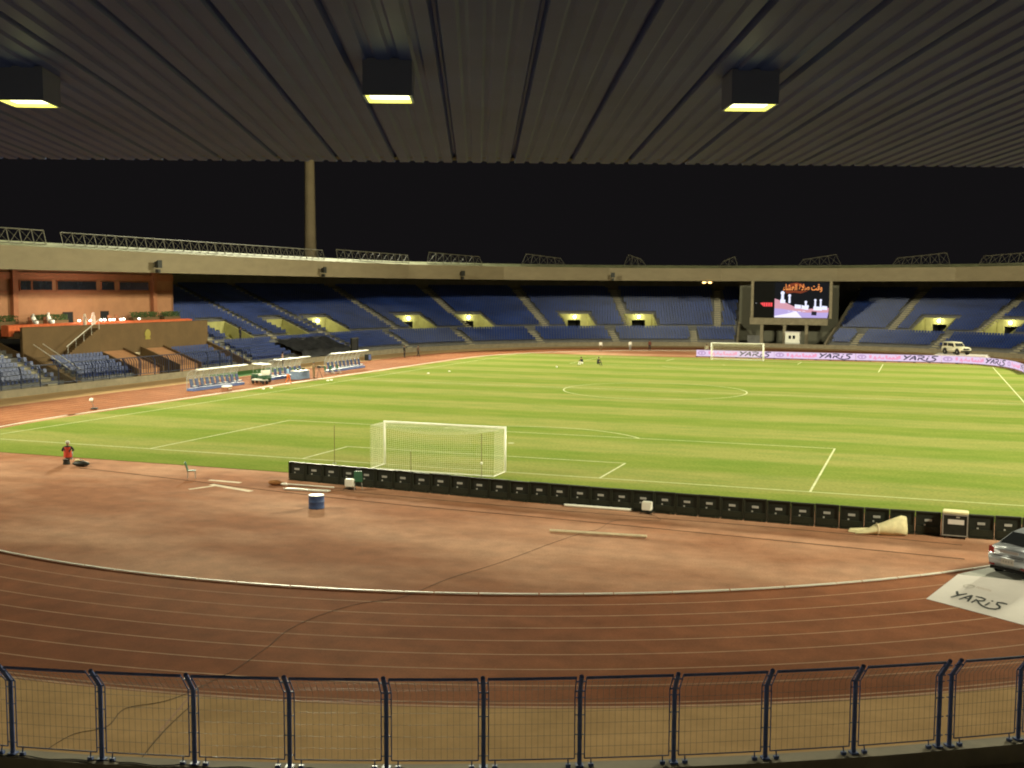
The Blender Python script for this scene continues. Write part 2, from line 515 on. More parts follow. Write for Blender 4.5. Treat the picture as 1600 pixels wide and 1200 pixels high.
# stairways
UPST = [2.0, 17.0, 52.6, 67.0, 81.0, 99.9, 115.8, 131.2, 147.0, 163.3, 194.0, 209.2, 225.0]
LOST = [3.0, 16.6, 51.6, 64.5, 79.5, 95.4, 111.2, 127.1, 143.0, 158.7, 189.6, 205.0, 221.0]
def stair(us, rows, name='stairway'):
    m = MB()
    b, n, t = frame(us)
    for R, z in rows:
        for w0, w1, zz0, zz1 in ((R - 0.38, R - 0.003, z - 0.34, z - 0.165), (R, R + 0.36, z, z + 0.012)):
            p = [b + n * w0 - t * 0.62, b + n * w0 + t * 0.62, b + n * w1 + t * 0.62, b + n * w1 - t * 0.62]
            m.hexa([v + Vector((0, 0, zz0)) for v in p] + [v + Vector((0, 0, zz1)) for v in p])
    return sbuild(m, name, mt['step'])
for us in UPST: stair(us, [q for q in UPP if q[0] > 61.4])
for us in LOST: stair(us, LOW)

# tunnel mouths
for v in VOM:
    m = MB()
    b, n, t = frame(v)
    T = 0.22
    def sb(pts, t0, t1):
        A = [b + n * R + t * t0 + Vector((0, 0, z)) for R, z in pts]
        B = [b + n * R + t * t1 + Vector((0, 0, z)) for R, z in pts]
        N = len(pts)
        m.poly(A[::-1]); m.poly(B)
        for k in range(N): m.poly((A[k], A[(k + 1) % N], B[(k + 1) % N], B[k]))
    f0 = 1.035 if not (v < 80) else 1.0
    hw = VW * f0
    side = [(61.55, 2.3), (66.5, 2.3), (66.5, rake(66.3) + 0.5), (61.55, 3.35)]
    sb(side, -hw - T, -hw + 0.02)
    sb(side, hw - 0.02, hw + T)
    zt = rake(66.3) + 0.45
    sb([(66.2, 2.3), (66.45, 2.3), (66.45, zt), (66.2, zt)], -hw + 0.021, -1.3)
    sb([(66.2, 2.3), (66.45, 2.3), (66.45, zt), (66.2, zt)], 1.3, hw - 0.021)
    sb([(66.203, 4.35), (66.447, 4.35), (66.447, zt - 0.003), (66.203, zt - 0.003)], -1.3, 1.3)
    m.poly([b + n * 61.52 + t * -hw + Vector((0, 0, 2.32)), b + n * 61.52 + t * hw + Vector((0, 0, 2.32)), b + n * 69 + t * hw + Vector((0, 0, 2.32)), b + n * 69 + t * -hw + Vector((0, 0, 2.32))])
    vm = sbuild(m, 'tunnel_mouth', mt['vom'])
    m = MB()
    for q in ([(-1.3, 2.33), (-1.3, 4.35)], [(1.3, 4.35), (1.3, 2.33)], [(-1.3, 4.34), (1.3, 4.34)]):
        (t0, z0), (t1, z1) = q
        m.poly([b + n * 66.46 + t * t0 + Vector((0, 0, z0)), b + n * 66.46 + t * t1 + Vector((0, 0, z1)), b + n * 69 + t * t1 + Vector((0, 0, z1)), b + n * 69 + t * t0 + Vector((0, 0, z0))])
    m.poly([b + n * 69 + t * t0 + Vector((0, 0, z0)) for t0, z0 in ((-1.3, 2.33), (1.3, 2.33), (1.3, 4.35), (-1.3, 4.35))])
    sbuild(m, 'doorway', mt['dark'], vm)  # tunnel interior coloured near black in place of shade
# lamps over the tunnel mouths
lampm = M('lit_lamp_glass', (0.9, 0.9, 0.8), 0.4, emit=(0.92, 1.0, 0.80), estr=9)
for k, v in enumerate([86.0, 106.2, 118.2, 138.1, 149.6, 200.3, 212.0]):
    b, n, t = frame(v)
    p = b + n * 66.19 + Vector((0, 0, 4.95))
    lt = thing('wall_lamp', p, math.atan2(-n.y, -n.x), 'round glowing lamp above the tunnel door, %s from the left among the lit ones' % ORD[k], 'lamp', 'lamps over the tunnel doors')
    m = MB(); m.box((0.03, 0, 0.0), (0.06, 0.3, 0.3)); m.build('back_plate', mt['steel'], lt)
    m = MB(); m.ball((0.24, 0, 0), 0.26, 12); m.build('globe', lampm, lt, True)
    pl = bpy.data.lights.new('lamp_light', 'POINT'); pl.energy = 160; pl.color = (1, 0.97, 0.62); pl.shadow_soft_size = 0.2
    lo = bpy.data.objects.new('lamp_light', pl); COL.objects.link(lo); lo.parent = lt; lo.location = (0.75, 0, 0.1)

# roof: straight facets like the real sheets
NB = [-90, -68, -48, -28, -8, 12, 32, 51, 70, 90]
def roof_corners():
    c = []
    for k in range(10):
        a = rad(20 * k); c.append((Vector((0, YB, 0)), Vector((-cos(a), sin(a), 0))))
    for a in reversed(NB):
        a = rad(a); c.append((Vector((0, YA, 0)), Vector((sin(a), -cos(a), 0))))
    return c
RC = roof_corners()
def rp(k, R, z):
    b, n = RC[k % len(RC)]
    f = 1.015 if 0 < abs(n.x) < 0.999 and abs(n.y) > 0.02 else 1.0
    p = b + n * (R * f)
    return Vector((p.x, p.y, z))
SO0, SL = 11.82, 0.0344
def soz(R): return SO0 + (R - 59) * SL
fa, to, so, gr = MB(), MB(), MB(), MB()
for k in range(len(RC)):
    q = k + 1
    def strip(mb, prof):
        for (Ra, za), (Rb_, zb) in zip(prof[:-1], prof[1:]):
            mb.poly((rp(k, Ra, za), rp(q, Ra, za), rp(q, Rb_, zb), rp(k, Rb_, zb)))
    strip(fa, [(59.35, 11.85), (59.0, 11.85), (59.0, 14.2), (59.5, 14.22)])
    strip(gr, [(59.45, 14.18), (60.8, 14.75), (62.5, 14.75)])
    strip(to, [(62.5, 14.75), (80.0, 13.6), (80.0, 12.4), (78.2, 12.4)])
    b, n = RC[k]
    nearbend = b.y == YA and RC[q % len(RC)][0].y == YA
    if not nearbend:
        strip(so, [(59.3, soz(59.3)), (80, soz(80))])
# corrugated underside of the near bend
MOD = 0.77
prof = []
for f in range(4):
    x = f * MOD / 4
    if f == 0: prof += [(x, 0.06), (x + 0.025, 0.06), (x + 0.05, 0.0)]
    else: prof += [(x, 0.022), (x + 0.04, 0.022), (x + 0.065, 0.0)]
    prof += [(x + MOD / 4 - 0.025, 0.0)]
for a0, a1 in zip(NB[:-1], NB[1:]):
    ac, h = rad((a0 + a1) / 2), rad((a1 - a0) / 2)
    n = Vector((sin(ac), -cos(ac), 0)); t = Vector((cos(ac), sin(ac), 0))
    th = math.tan(h)
    ap = 59.0
    tmax = 80 * th
    k0 = int(-tmax / MOD) - 1
    last = None
    for kk in range(k0, -k0 + 1):
        for x, dz in prof:
            tt = kk * MOD + x
            if abs(tt) > tmax: last = None; continue
            r0 = max(ap, abs(tt) / th)
            a_ = Vector((0, YA, 0)) + n * r0 + t * tt + Vector((0, 0, soz(r0) + dz))
            b_ = Vector((0, YA, 0)) + n * 80 + t * tt + Vector((0, 0, soz(80) + dz))
            if last: so.poly((last[0], last[1], b_, a_))
            last = (a_, b_)
sbuild(fa, 'roof_fascia', mt['fascia'])
sbuild(gr, 'roof_edge', mt['roofgreen'])
sbuild(to, 'roof_top', M('roof_sheet', (0.20, 0.19, 0.15), 0.7))
sbuild(so, 'roof_soffit', mt['soffit'])

# end walls of the bay and of the VIP section
def endwall(us, t_off=0.0, name='end_wall', mat=None, plus=0.4):
    m = MB(); b, n, t = frame(us)
    pts = [(53.42, 0.3), (RB, 0.3), (RB, ZB + plus), (61.5, 3.0 + plus + 0.3), (60, 3.0 + plus), (54.6, 0.9 + plus), (53.42, 0.72)]
    A = [b + n * R + t * (t_off - 0.15) + Vector((0, 0, z)) for R, z in pts]
    B = [b + n * R + t * (t_off + 0.15) + Vector((0, 0, z)) for R, z in pts]
    N = len(pts); m.poly(A[::-1]); m.poly(B)
    for k in range(N): m.poly((A[k], A[(k + 1) % N], B[(k + 1) % N], B[k]))
    return sbuild(m, name, mat or mt['concrete'])
endwall(BAY0, 0.15); endwall(BAY1, -0.15)
endwall(VIP0, 0.15, mat=mt['brown']); endwall(VIP1, -0.15, mat=mt['brown'])
# bay under the big screen: beam, columns, floor, dark back
m = MB()
bb, bn, bt = frame((BAY0 + BAY1) / 2)
m.box((0, 0, 0), (1, 1, 1)); m.v = []; m.f = []; m.mi = []
def bayp(x, d, z):  # along the bay, outwards, up
    return bb + bt * x + bn * d + Vector((0, 0, z))
def bbox(mb, x0, x1, d0, d1, z0, z1):
    mb.hexa([bayp(x, d, z) for z in (z0, z1) for x, d in ((x0, d0), (x1, d0), (x1, d1), (x0, d1))])
bbox(m, -6.3, 7.6, 57.6, 58.6, 3.95, 5.15)
sbuild(m, 'screen_beam', mt['concrete'])
for x in (-4.1, 0.0, 3.9):
    m = MB(); bbox(m, x - 0.28, x + 0.28, 57.8, 58.4, 0.3, 3.949); sbuild(m, 'column', mt['concrete'])
m = MB(); bbox(m, -9.0, 9.0, 53.42, 70, 0.28, 0.296); bbox(m, -9, 9, 62, 62.2, 0.3, 12); sbuild(m, 'bay_wall', M('bay_wall_paint', (0.10, 0.095, 0.07), 0.9))
m = MB(); bbox(m, -6.7, -4.4, 57.9, 58.3, 0.3, 1.9); sbuild(m, 'bay_screen_wall', mt['terrace'])

# ------------------------------------------------------------------ seats
seats = []
def excluded(u, R, low):
    if VIP0 - 0.6 < u < VIP1 + 0.6 or BAY0 - 0.5 < u < BAY1 + 0.5: return True
    if low:
        if any(abs(u - s_) < 0.95 for s_ in LOST): return True
        if 62.2 < u < 76.6 and R < 58.4: return True
    else:
        if any(abs(u - s_) < 0.95 for s_ in UPST): return True
        if R < 66.9 and any(abs(u - v) < VW + 0.55 for v in VOM): return True
    return False
for low, rows in ((True, LOW), (False, UPP)):
    for R, z in rows:
        du = 0.52 * 60 / R
        u = 1.0
        while u < 232:
            if u < 80: du_ = 0.52
            else: du_ = du
            if not excluded(u, R, low):
                b, n, t = frame(u)
                p = b + n * (R + 0.42)
                seats.append((p.x, p.y, z, math.atan2(-n.y, -n.x)))
            u += du_
# seats of the two blocks below the VIP wall (rows across x)
for y0, y1 in ((33.9, 41.4), (53.6, 60.6)):
    for k in range(5):
        y = y0
        while y < y1:
            seats.append((-(55 + 0.833 * k + 0.42), y, 0.9 + 0.35 * k, 0.0)); y += 0.52
def pix(p):
    d = Vector(p) - CAM
    z = d.dot(fw)
    return (800 + FPX * d.dot(r2) / z, 600 - FPX * d.dot(u2) / z, z) if z > 0 else (-1e5, 0, z)
inview = [s_ for s_ in seats if -8 < pix(s_[:3])[0] < 1608 and 436 < pix(s_[:3])[1] < 610]
inview.sort(key=lambda s_: (Vector(s_[:3]) - CAM).length)
front = inview[:300]
fs = set(front)
SV = [(0.24, -0.21, 0.40), (0.24, 0.21, 0.40), (-0.14, 0.21, 0.37), (-0.14, -0.21, 0.37), (-0.16, -0.21, 0.42), (-0.16, 0.21, 0.42), (-0.24, 0.20, 0.80), (-0.24, -0.20, 0.80),
      (-0.19, -0.21, 0.40), (-0.19, 0.21, 0.40), (-0.27, 0.20, 0.79), (-0.27, -0.20, 0.79), (0.24, -0.21, 0.34), (0.24, 0.21, 0.34)]
SF = [(0, 1, 2, 3), (4, 5, 6, 7), (8, 11, 10, 9), (7, 6, 10, 11), (12, 13, 1, 0)]
me = bpy.data.meshes.new('stadium_seat')
sm = MB(); sm.mesh(SV, SF); sm.box((-0.12, 0, 0.19), (0.05, 0.3, 0.36))
me.from_pydata(sm.v, [], sm.f); me.materials.append(mt['seat'])
for x, y, z, a in front:
    o = bpy.data.objects.new('stadium_seat', me); COL.objects.link(o)
    o.location = (x, y, z); o.rotation_euler = (0, 0, a)
    tag(o, 'small blue plastic seat in the lower rows of the left hand stand', 'seat', 'seats in the lower left stand')
sm = MB()
for s_ in seats:
    if s_ in fs: continue
    x, y, z, a = s_
    ca, sa = cos(a), sin(a)
    sm.mesh([(x + p[0] * ca - p[1] * sa, y + p[0] * sa + p[1] * ca, z + p[2]) for p in SV], SF)
tag(sm.build('seat_rows', mt['seat']), 'rows of dark blue seats filling the far curve of the stand', 'seating', kind='stuff')

# ------------------------------------------------------------------ VIP box
vip = thing('vip_box', (-60, 46.5, 0), 0, 'terracotta VIP box with dark windows above a brown parapet in the left stand', 'VIP box')
def vb(mb, name, mat, parent=vip):
    mb.v = [(p[0] + 60, p[1] - 46.5, p[2]) for p in mb.v]
    return mb.build(name, mat, parent)
m = MB(); m.box((-60.15, 46.5, 4.2), (0.3, 31, 3.6)); m.box((-60.15, 46.5, 6.02), (0.42, 31.1, 0.06)); vb(m, 'parapet_wall', mt['brown'])
m = MB(); m.box((-66, 46.5, 5.0), (11.7, 31, 0.2)); m.box((-60.75, 46.5, 5.3), (0.85, 30.9, 0.4)); m.box((-65.9, 46.5, 5.45), (4.4, 31, 0.88)); vb(m, 'terrace_floor', mt['brown'])
m = MB(); m.box((-68.2, 45.0, 8.6), (0.4, 41.2, 7.0))
vb(m, 'back_wall', mt['orange'])
m = MB(); m.box((-67.9, 45.0, 11.35), (0.3, 41.0, 0.75)); m.box((-67.93, 45, 9.62), (0.2, 41, 0.16)); vb(m, 'cornice', mt['orangedark'])
for y0, y1 in ((39.1, 40.6), (40.9, 43.8), (44.7, 51.0), (52.0, 54.2), (55.2, 60.6)):
    m = MB(); m.box((-67.94, (y0 + y1) / 2, 10.3), (0.14, y1 - y0 + 0.2, 1.16)); w = vb(m, 'window', mt['orangedark'])
    m = MB(); m.box((-67.9, (y0 + y1) / 2, 10.3), (0.14, y1 - y0, 1.0)); vb(m, 'pane', mt['glass'], w)
for y in (38.0, 61.5):
    m = MB(); m.box((-67.75, y, 8.55), (0.5, 0.7, 6.9)); vb(m, 'pilaster', mt['orangedark'])
for y0, y1 in ((45.5, 47.1), (51.8, 53.2)):
    m = MB(); m.box((-67.97, (y0 + y1) / 2, 6.58), (0.1, y1 - y0, 1.36)); d = vb(m, 'doorway', mt['dark'])  # flat dark panel: the shade of an opening put into its colour
for y in (25.2, 65.6):
    m = MB(); m.box((-73.0, y, 8.0), (10.0, 0.3, 8.0)); vb(m, 'side_wall', mt['orange'])
# crest on the parapet: an olive roundel over two sheaves
m = MB(); MX = Matrix.Translation((-59.99, 50.3, 4.75)) @ Matrix.Rotation(pi / 2, 4, 'Y')
m.lathe([(0.52, 0), (0.52, 0.04), (0.42, 0.06), (0.42, 0.05), (0.05, 0.07)], (0, 0, 0), 20, MX)
m.box((-59.97, 50.3, 4.2), (0.05, 0.9, 0.22)); vb(m, 'crest', mt['gold'])
# rows, passage and sloped covers below the parapet
for y0, y1 in ((33.6, 41.6), (53.3, 61.0)):
    m = MB()
    for k in range(5): m.box((-(55 + 0.833 * k + 0.4165), (y0 + y1) / 2, (0.3 + 0.9 + 0.35 * k) / 2), (0.833, y1 - y0, 0.6 + 0.35 * k))
    vb(m, 'seat_terrace', mt['terrace'])
for y0, y1 in ((42.0, 46.0), (49.2, 53.0)):
    m = MB(); m.hexa([(-55.0, y0, 0.31), (-55.0, y1, 0.31), (-59.9, y1, 0.31), (-59.9, y0, 0.31), (-55.0, y0, 1.2), (-55.0, y1, 1.2), (-59.9, y1, 3.05), (-59.9, y0, 3.05)])
    vb(m, 'sloped_cover', mt['cover'])
m = MB(); m.box((-59.97, 47.6, 1.5), (0.08, 2.4, 2.3)); vb(m, 'passage_door', mt['wood'])
for y in (41.8, 46.1, 49.1, 53.15):
    m = MB(); m.hexa([(-54.6, y - 0.1, 0.31), (-54.6, y + 0.1, 0.31), (-59.95, y + 0.1, 0.31), (-59.95, y - 0.1, 0.31), (-54.6, y - 0.1, 1.35), (-54.6, y + 0.1, 1.35), (-59.95, y + 0.1, 3.3), (-59.95, y - 0.1, 3.3)]); vb(m, 'wing_wall', mt['brown'])
for y0, y1 in ((31.15, 33.5), (61.05, 61.85)):
    m = MB()
    for k in range(7): m.box((-(55 + 0.7 * k + 0.35), (y0 + y1) / 2, (0.3 + 0.62 + 0.38 * k) / 2), (0.7, y1 - y0, 0.32 + 0.38 * k))
    vb(m, 'stair', mt['brown'])
# outside stair up the parapet with a white rail
m = MB()
for k in range(14): m.box((-59.4, 36.3 + 0.36 * k, (3.0 + 3.1 + 0.2 * k) / 2), (0.8, 0.36, 0.1 + 0.2 * k))
vb(m, 'outside_stair', mt['brown'])
m = MB(); m.tube([(-59.0, 36.0, 3.9), (-59.0, 41.3, 6.8)], 0.035)
for k in range(5): m.tube([(-59.0, 36.2 + 1.2 * k, 3.1 + 0.62 * k), (-59.0, 36.2 + 1.2 * k, 4.0 + 0.655 * k)], 0.02)
for y in (32.0, 33.3): m.tube([(-55.0, y, 1.9), (-59.6, y, 4.3)], 0.04)
vb(m, 'handrail', mt['white'])

# things on the VIP terrace
tb = thing('long_table', (-62.0, 46, 5.1), 0, 'long table under an orange red cloth behind the VIP parapet', 'table')
m = MB(); m.box((0, -0.2, 0.55), (1.0, 30.2, 1.1)); m.build('cloth', mt['redcloth'], tb, bevel=0.03)
m = MB(); m.box((-0.1, -0.2, 1.13), (0.5, 30.0, 0.04)); m.build('runner', mt['redcloth'], tb)
glow = M('table_lamp_glass', (0.9, 0.88, 0.8), 0.4, emit=(1.0, 0.92, 0.78), estr=3.0)
lamp_y = [41.2, 42.9, 43.5, 44.7, 45.3, 46.2, 46.8, 48.0, 48.5, 51.2]
for k, y in enumerate(lamp_y):
    t = thing('table_lamp', (-61.85, y, 6.25), 0, 'small glowing white lamp on the red VIP table, %s from the left' % ORD[k], 'lamp', 'glowing table lamps on the VIP table')
    m = MB(); m.lathe([(0.09, 0), (0.09, 0.03), (0.03, 0.05), (0.03, 0.1)], (0, 0, 0), 10); m.build('foot', mt['steel'], t)
    m = MB(); m.ball((0, 0, 0.2), 0.15, 10, (1, 1.4, 0.75)); m.build('globe', glow, t, True)
    if k % 2 == 0:
        pl = bpy.data.lights.new('lamp_light', 'POINT'); pl.energy = 260; pl.color = (1, 0.86, 0.66); pl.shadow_soft_size = 0.3  # light added at every second lamp to brighten the wall behind
        lo = bpy.data.objects.new('lamp_light', pl); COL.objects.link(lo); lo.parent = t; lo.location = (0, 0, 0.6)
for k, (y0, y1, lab) in enumerate(((27, 37.3, 'clipped green hedge at the left end of the VIP terrace'), (39.5, 44.8, 'clipped green hedge below the widest VIP window'), (56.0, 61.0, 'clipped green hedge below the right VIP window'), (62.0, 65.3, 'short green hedge at the right corner of the VIP box'))):
    t = thing('hedge', (-66.9, (y0 + y1) / 2, 5.9), 0, lab, 'hedge', 'hedges along the VIP wall')
    m = MB(); m.box((0, 0, 0.25), (0.7, y1 - y0, 0.5)); m.build('planter', mt['brown'], t)
    m = MB(); rr = random.Random(k)
    for q in range(int(900 * (y1 - y0) / 8)):
        c = Vector((rr.uniform(-0.36, 0.36), rr.uniform(-(y1 - y0) / 2, (y1 - y0) / 2), rr.uniform(0.5, 1.15)))
        a = Vector((rr.uniform(-1, 1), rr.uniform(-1, 1), rr.uniform(-1, 1))).normalized() * 0.11
        b_ = a.orthogonal().normalized() * 0.06
        m.poly((c - a, c + b_, c + a, c - b_))
    m.build('foliage', mt['hedge'], t)

# ------------------------------------------------------------------ lattice frames on the roof edge
def lattice(u0, u1, h0, h1, label, lean=0.25, slope0=0.0, slope1=0.0):
    um = (u0 + u1) / 2
    p0, p1 = at(u0, 60.2, 14.5), at(u1, 60.2, 14.5)
    if u1 <= 80.5 or True:
        d = p1 - p0
    L = d.length; t = d.normalized(); n = Vector((-t.y, t.x, 0))
    if (p0 + n - Vector((0, 52, 0))).length < (p0 - Vector((0, 52, 0))).length: n = -n
    o = thing('lattice_frame', p0, math.atan2(t.y, t.x), label, 'frame', 'lattice frames standing on the roof edge')
    ln_ = lean if n.cross(t).z > 0 else lean
    sg = 1 if Vector((-t.y, t.x, 0)).dot(n) > 0 else -1
    def P(s, f):  # along, fraction of height
        h = 0.86 * (h0 + (h1 - h0) * s / L)
        x = s + (slope0 * (1 - s / L) - slope1 * (s / L)) * f
        return Vector((x, sg * lean * h * f, h * f))
    N = max(2, round(L / 1.75))
    m = MB(); m.tube([P(0, 1), P(L, 1)], 0.055); m.build('top_rail', mt['lattice'], o)
    m = MB(); m.tube([P(0, 0), P(L, 0)], 0.06); m.build('bottom_rail', mt['lattice'], o)
    for k in range(N + 1):
        m = MB(); m.tube([P(L * k / N, 0), P(L * k / N, 1)], 0.036); m.build('post', mt['lattice'], o)
    m = MB()
    for k in range(N):
        m.tube([P(L * k / N, 0), P(L * (k + 1) / N, 1)], 0.02, 5); m.tube([P(L * k / N, 1), P(L * (k + 1) / N, 0)], 0.02, 5)
    m.build('bracing', mt['lattice'], o)
    return o
lattice(4.0, 22.4, 1.7, 1.7, 'X braced roof frame at the far left of the photo')
lattice(24.8, 52.0, 1.6, 1.6, 'long X braced roof frame above the VIP box')
lattice(52.2, 79.5, 1.6, 1.6, 'long X braced roof frame left and right of the tall mast foot')
lattice(83.5, 101.5, 1.9, 1.5, 'X braced roof frame ending just right of the mast')
lattice(105.6, 117.6, 2.2, 1.6, 'pale topped sloping roof frame above the left bend of the stand', 0.3, 0.8, 0.4)
lattice(125.6, 134.4, 2.4, 1.6, 'slanting roof frame left of the middle of the far roof', 0.3, 1.2, 0.8)
lattice(145.6, 150.0, 2.5, 1.6, 'narrow peaked roof frame above the middle of the far stand', 0.3, 1.0, 1.0)
lattice(163.3, 166.8, 1.3, 2.2, 'small peaked roof frame just left of the big screen', 0.3, 1.0, 0.6)
lattice(177.6, 185.4, 1.5, 2.5, 'rising roof frame above the right edge of the big screen', 0.3, 0.8, 1.2)
lattice(194.2, 204.6, 1.6, 2.5, 'rising roof frame above the right far seating', 0.3, 0.8, 1.0)
lattice(209.6, 226.0, 1.7, 2.5, 'X braced roof frame at the far right of the photo', 0.3, 0.6, 0.6)

# loudspeakers on the fascia
for u, lab in ((37.9, 'dark loudspeaker on the cream roof edge above the VIP box'), (76.0, 'dark loudspeaker on the roof edge beneath the tall mast'), (111.9, 'dark loudspeaker on the roof edge at the left bend'), (143.0, 'dark loudspeaker on the roof edge at mid far stand')):
    b, n, t = frame(u)
    R = 59.0 if u < 80 else 59.0 * 1.002
    p = b + n * (R - 0.02 if u < 80 else 58.85)
    o = thing('loudspeaker', (p.x, p.y, 12.75), math.atan2(-n.y, -n.x), lab, 'loudspeaker', 'loudspeakers on the roof edge')
    m = MB(); m.tube([(0.0, 0, -0.3), (0.35, 0, -0.1)], 0.04); m.tube([(0, 0, 0.3), (0.35, 0, 0.1)], 0.04); m.build('bracket', mt['steel'], o)
    m = MB(); m.hexa([(0.3, -0.25, -0.25), (0.9, -0.38, -0.35), (0.9, 0.38, -0.35), (0.3, 0.25, -0.25), (0.3, -0.25, 0.3), (0.9, -0.38, 0.55), (0.9, 0.38, 0.55), (0.3, 0.25, 0.3)]); m.build('horn_box', mt['black'], o)
    m = MB(); m.box((0.5, 0.1, -0.7), (0.45, 0.4, 0.4)); m.build('driver_box', mt['black'], o)
# twin orange lamp left of the screen
b, n, t = frame(161.2)
o = thing('twin_lamp', b + n * 59.6 + Vector((0, 0, 11.55)), math.atan2(-n.y, -n.x), 'pair of small orange lit lamps under the roof left of the big screen', 'lamp')
m = MB(); m.box((0, 0, 0.12), (0.1, 1.6, 0.1)); m.box((0, 0, 0.3), (0.08, 0.08, 0.4)); m.build('bracket', mt['steel'], o)
om = M('orange_lamp_glass', (0.9, 0.6, 0.3), 0.4, emit=(1.0, 0.55, 0.18), estr=5)
for y in (-0.55, 0.55):
    m = MB(); m.ball((0.12, y, 0), 0.24, 10, (1, 1.5, 0.7)); m.build('bulb', om, o, True)

# ------------------------------------------------------------------ floodlight masts
cm = M('mast_concrete', (0.30, 0.23, 0.14), 0.8, var=0.15, scale=0.4)
hl = M('floodlight_glass', (0.9, 0.9, 0.85), 0.3, emit=(1, 0.95, 0.75), estr=2)
for k, (mx, my, kk, aim) in enumerate(MASTS):
    if k and my > 0 and mx < 0: continue
    d = Vector((0, 54, 0)) - Vector((mx, my, 0))
    o = thing('floodlight_mast', (mx, my, 0), math.atan2(d.y, d.x), ('tall pale concrete floodlight mast rising behind the left stand', 'floodlight mast behind the right far corner', 'floodlight mast behind the left near corner', 'floodlight mast behind the right near corner')[k], 'mast')
    m = MB(); m.lathe([(1.5, 0), (1.1, 26), (0.8, MAST_H + 2)], (0, 0, 0), 18); m.build('shaft', cm, o, True)
    m = MB(); m.box((0.9, 0, MAST_H), (0.3, 9, 6)); m.build('lamp_frame', mt['steel'], o)
    for r_ in range(4):
        for c_ in range(6):
            m = MB(); m.lathe([(0.3, 0), (0.5, 0.14)], (0, 0, 0), 10, Matrix.Translation((1.06, -3.6 + 1.44 * c_, MAST_H - 2.1 + 1.4 * r_)) @ Matrix.Rotation(pi / 2, 4, 'Y')); m.build('floodlight_lamp', hl, o)

# ------------------------------------------------------------------ ceiling lights under the near roof
AC = rad(22)
cn, ct = Vector((sin(AC), -cos(AC), 0)), Vector((cos(AC), sin(AC), 0))
warm = M('lamp_reflector', (0.85, 0.80, 0.25), 0.5, emit=(0.78, 0.74, 0.13), estr=1.0)
hot = M('lamp_lens', (1, 1, 0.9), 0.4, emit=(1.0, 1.0, 0.55), estr=5)
hous = M('lamp_housing', (0.32, 0.33, 0.42), 0.6)
for px_, py_, lab in ((45, 163, 'square lit ceiling light at the left under the ribbed roof'), (608, 156, 'square lit ceiling light at the middle under the ribbed roof'), (1171, 169, 'square lit ceiling light at the right under the ribbed roof')):
    d = fw + r2 * ((px_ - 800) / FPX) - u2 * ((py_ - 600) / FPX)
    zb = 11.725
    p = CAM + d * ((zb - CAM.z) / d.z)
    o = thing('ceiling_light', p, AC, lab, 'ceiling light', 'ceiling lights under the near roof')
    Rr = (p - Vector((0, YA, p.z))).dot(cn)
    top = soz(Rr) - zb + 0.02
    w, wi = 0.205, 0.165
    m = MB()
    for x, y, dx, dy in ((-w + 0.01, 0, 0.02, 2 * w), (w - 0.01, 0, 0.02, 2 * w), (0, -w + 0.01, 2 * w - 0.042, 0.02), (0, w - 0.01, 2 * w - 0.042, 0.02)):
        m.box((x, y, top / 2 + 0.002), (dx, dy, top - 0.004))
    m.box((0, 0, 0.15), (2 * w - 0.05, 2 * w - 0.05, 0.03))
    m.build('housing', hous, o)
    m = MB()
    for sx, sy in ((1, 0), (-1, 0), (0, 1), (0, -1)):
        tx, ty = -sy, sx
        a = [Vector((sx * r_ + tx * e * r_, sy * r_ + ty * e * r_, z)) for r_, z, e in ((w - 0.022, 0.003, -1), (w - 0.022, 0.003, 1), (wi, 0.032, 1), (wi, 0.032, -1))]
        m.poly(a)
    m.build('reflector', warm, o)
    m = MB(); m.poly([(-wi, -wi, 0.033), (wi, -wi, 0.033), (wi, wi, 0.033), (-wi, wi, 0.033)]); m.build('lens', hot, o)
    pl = bpy.data.lights.new('lamp_light', 'POINT'); pl.energy = 1.6; pl.color = (0.95, 1.0, 0.40); pl.shadow_soft_size = 0.1
    lo = bpy.data.objects.new('lamp_light', pl); COL.objects.link(lo); lo.parent = o; lo.location = (0, 0, -0.14)

# ------------------------------------------------------------------ near perimeter fence
FR = 53.2
def fpos(px_):  # azimuth in the near bend from the fitted photo columns
    return px_
posts = [(8.3, -40.41), (10.10, -39.92), (11.93, -39.35), (13.74, -38.75), (15.58, -38.15), (17.40, -37.51), (19.17, -36.78), (20.85, -35.94), (22.53, -35.10), (24.14, -34.05), (25.75, -33.09), (27.46, -31.89), (29.0, -30.75), (30.5, -29.5)]
az = [math.atan2(x, 12.5 - y) for x, y in posts]
step = (az[8] - az[1]) / 7
azs = [az[4] + step * (k - 4) for k in range(-1, 15)]
fence = thing('mesh_fence', (0, 12.5 - FR, 0.7), 0, 'dark blue wire mesh fence with bent tops on the concrete ledge in front', 'fence')
def fp(a, R, z):
    R += ledge_R(a) - FR
    return Vector((R * sin(a), 12.5 - R * cos(a), z))
def fb(mb, name, mat, parent=fence, smooth=False):
    mb.v = [(p[0], p[1] - 12.5 + FR, p[2] - 0.7) for p in mb.v]
    return mb.build(name, mat, parent, smooth)
ZK, ZT, LEAN = 2.22, 2.62, 0.34
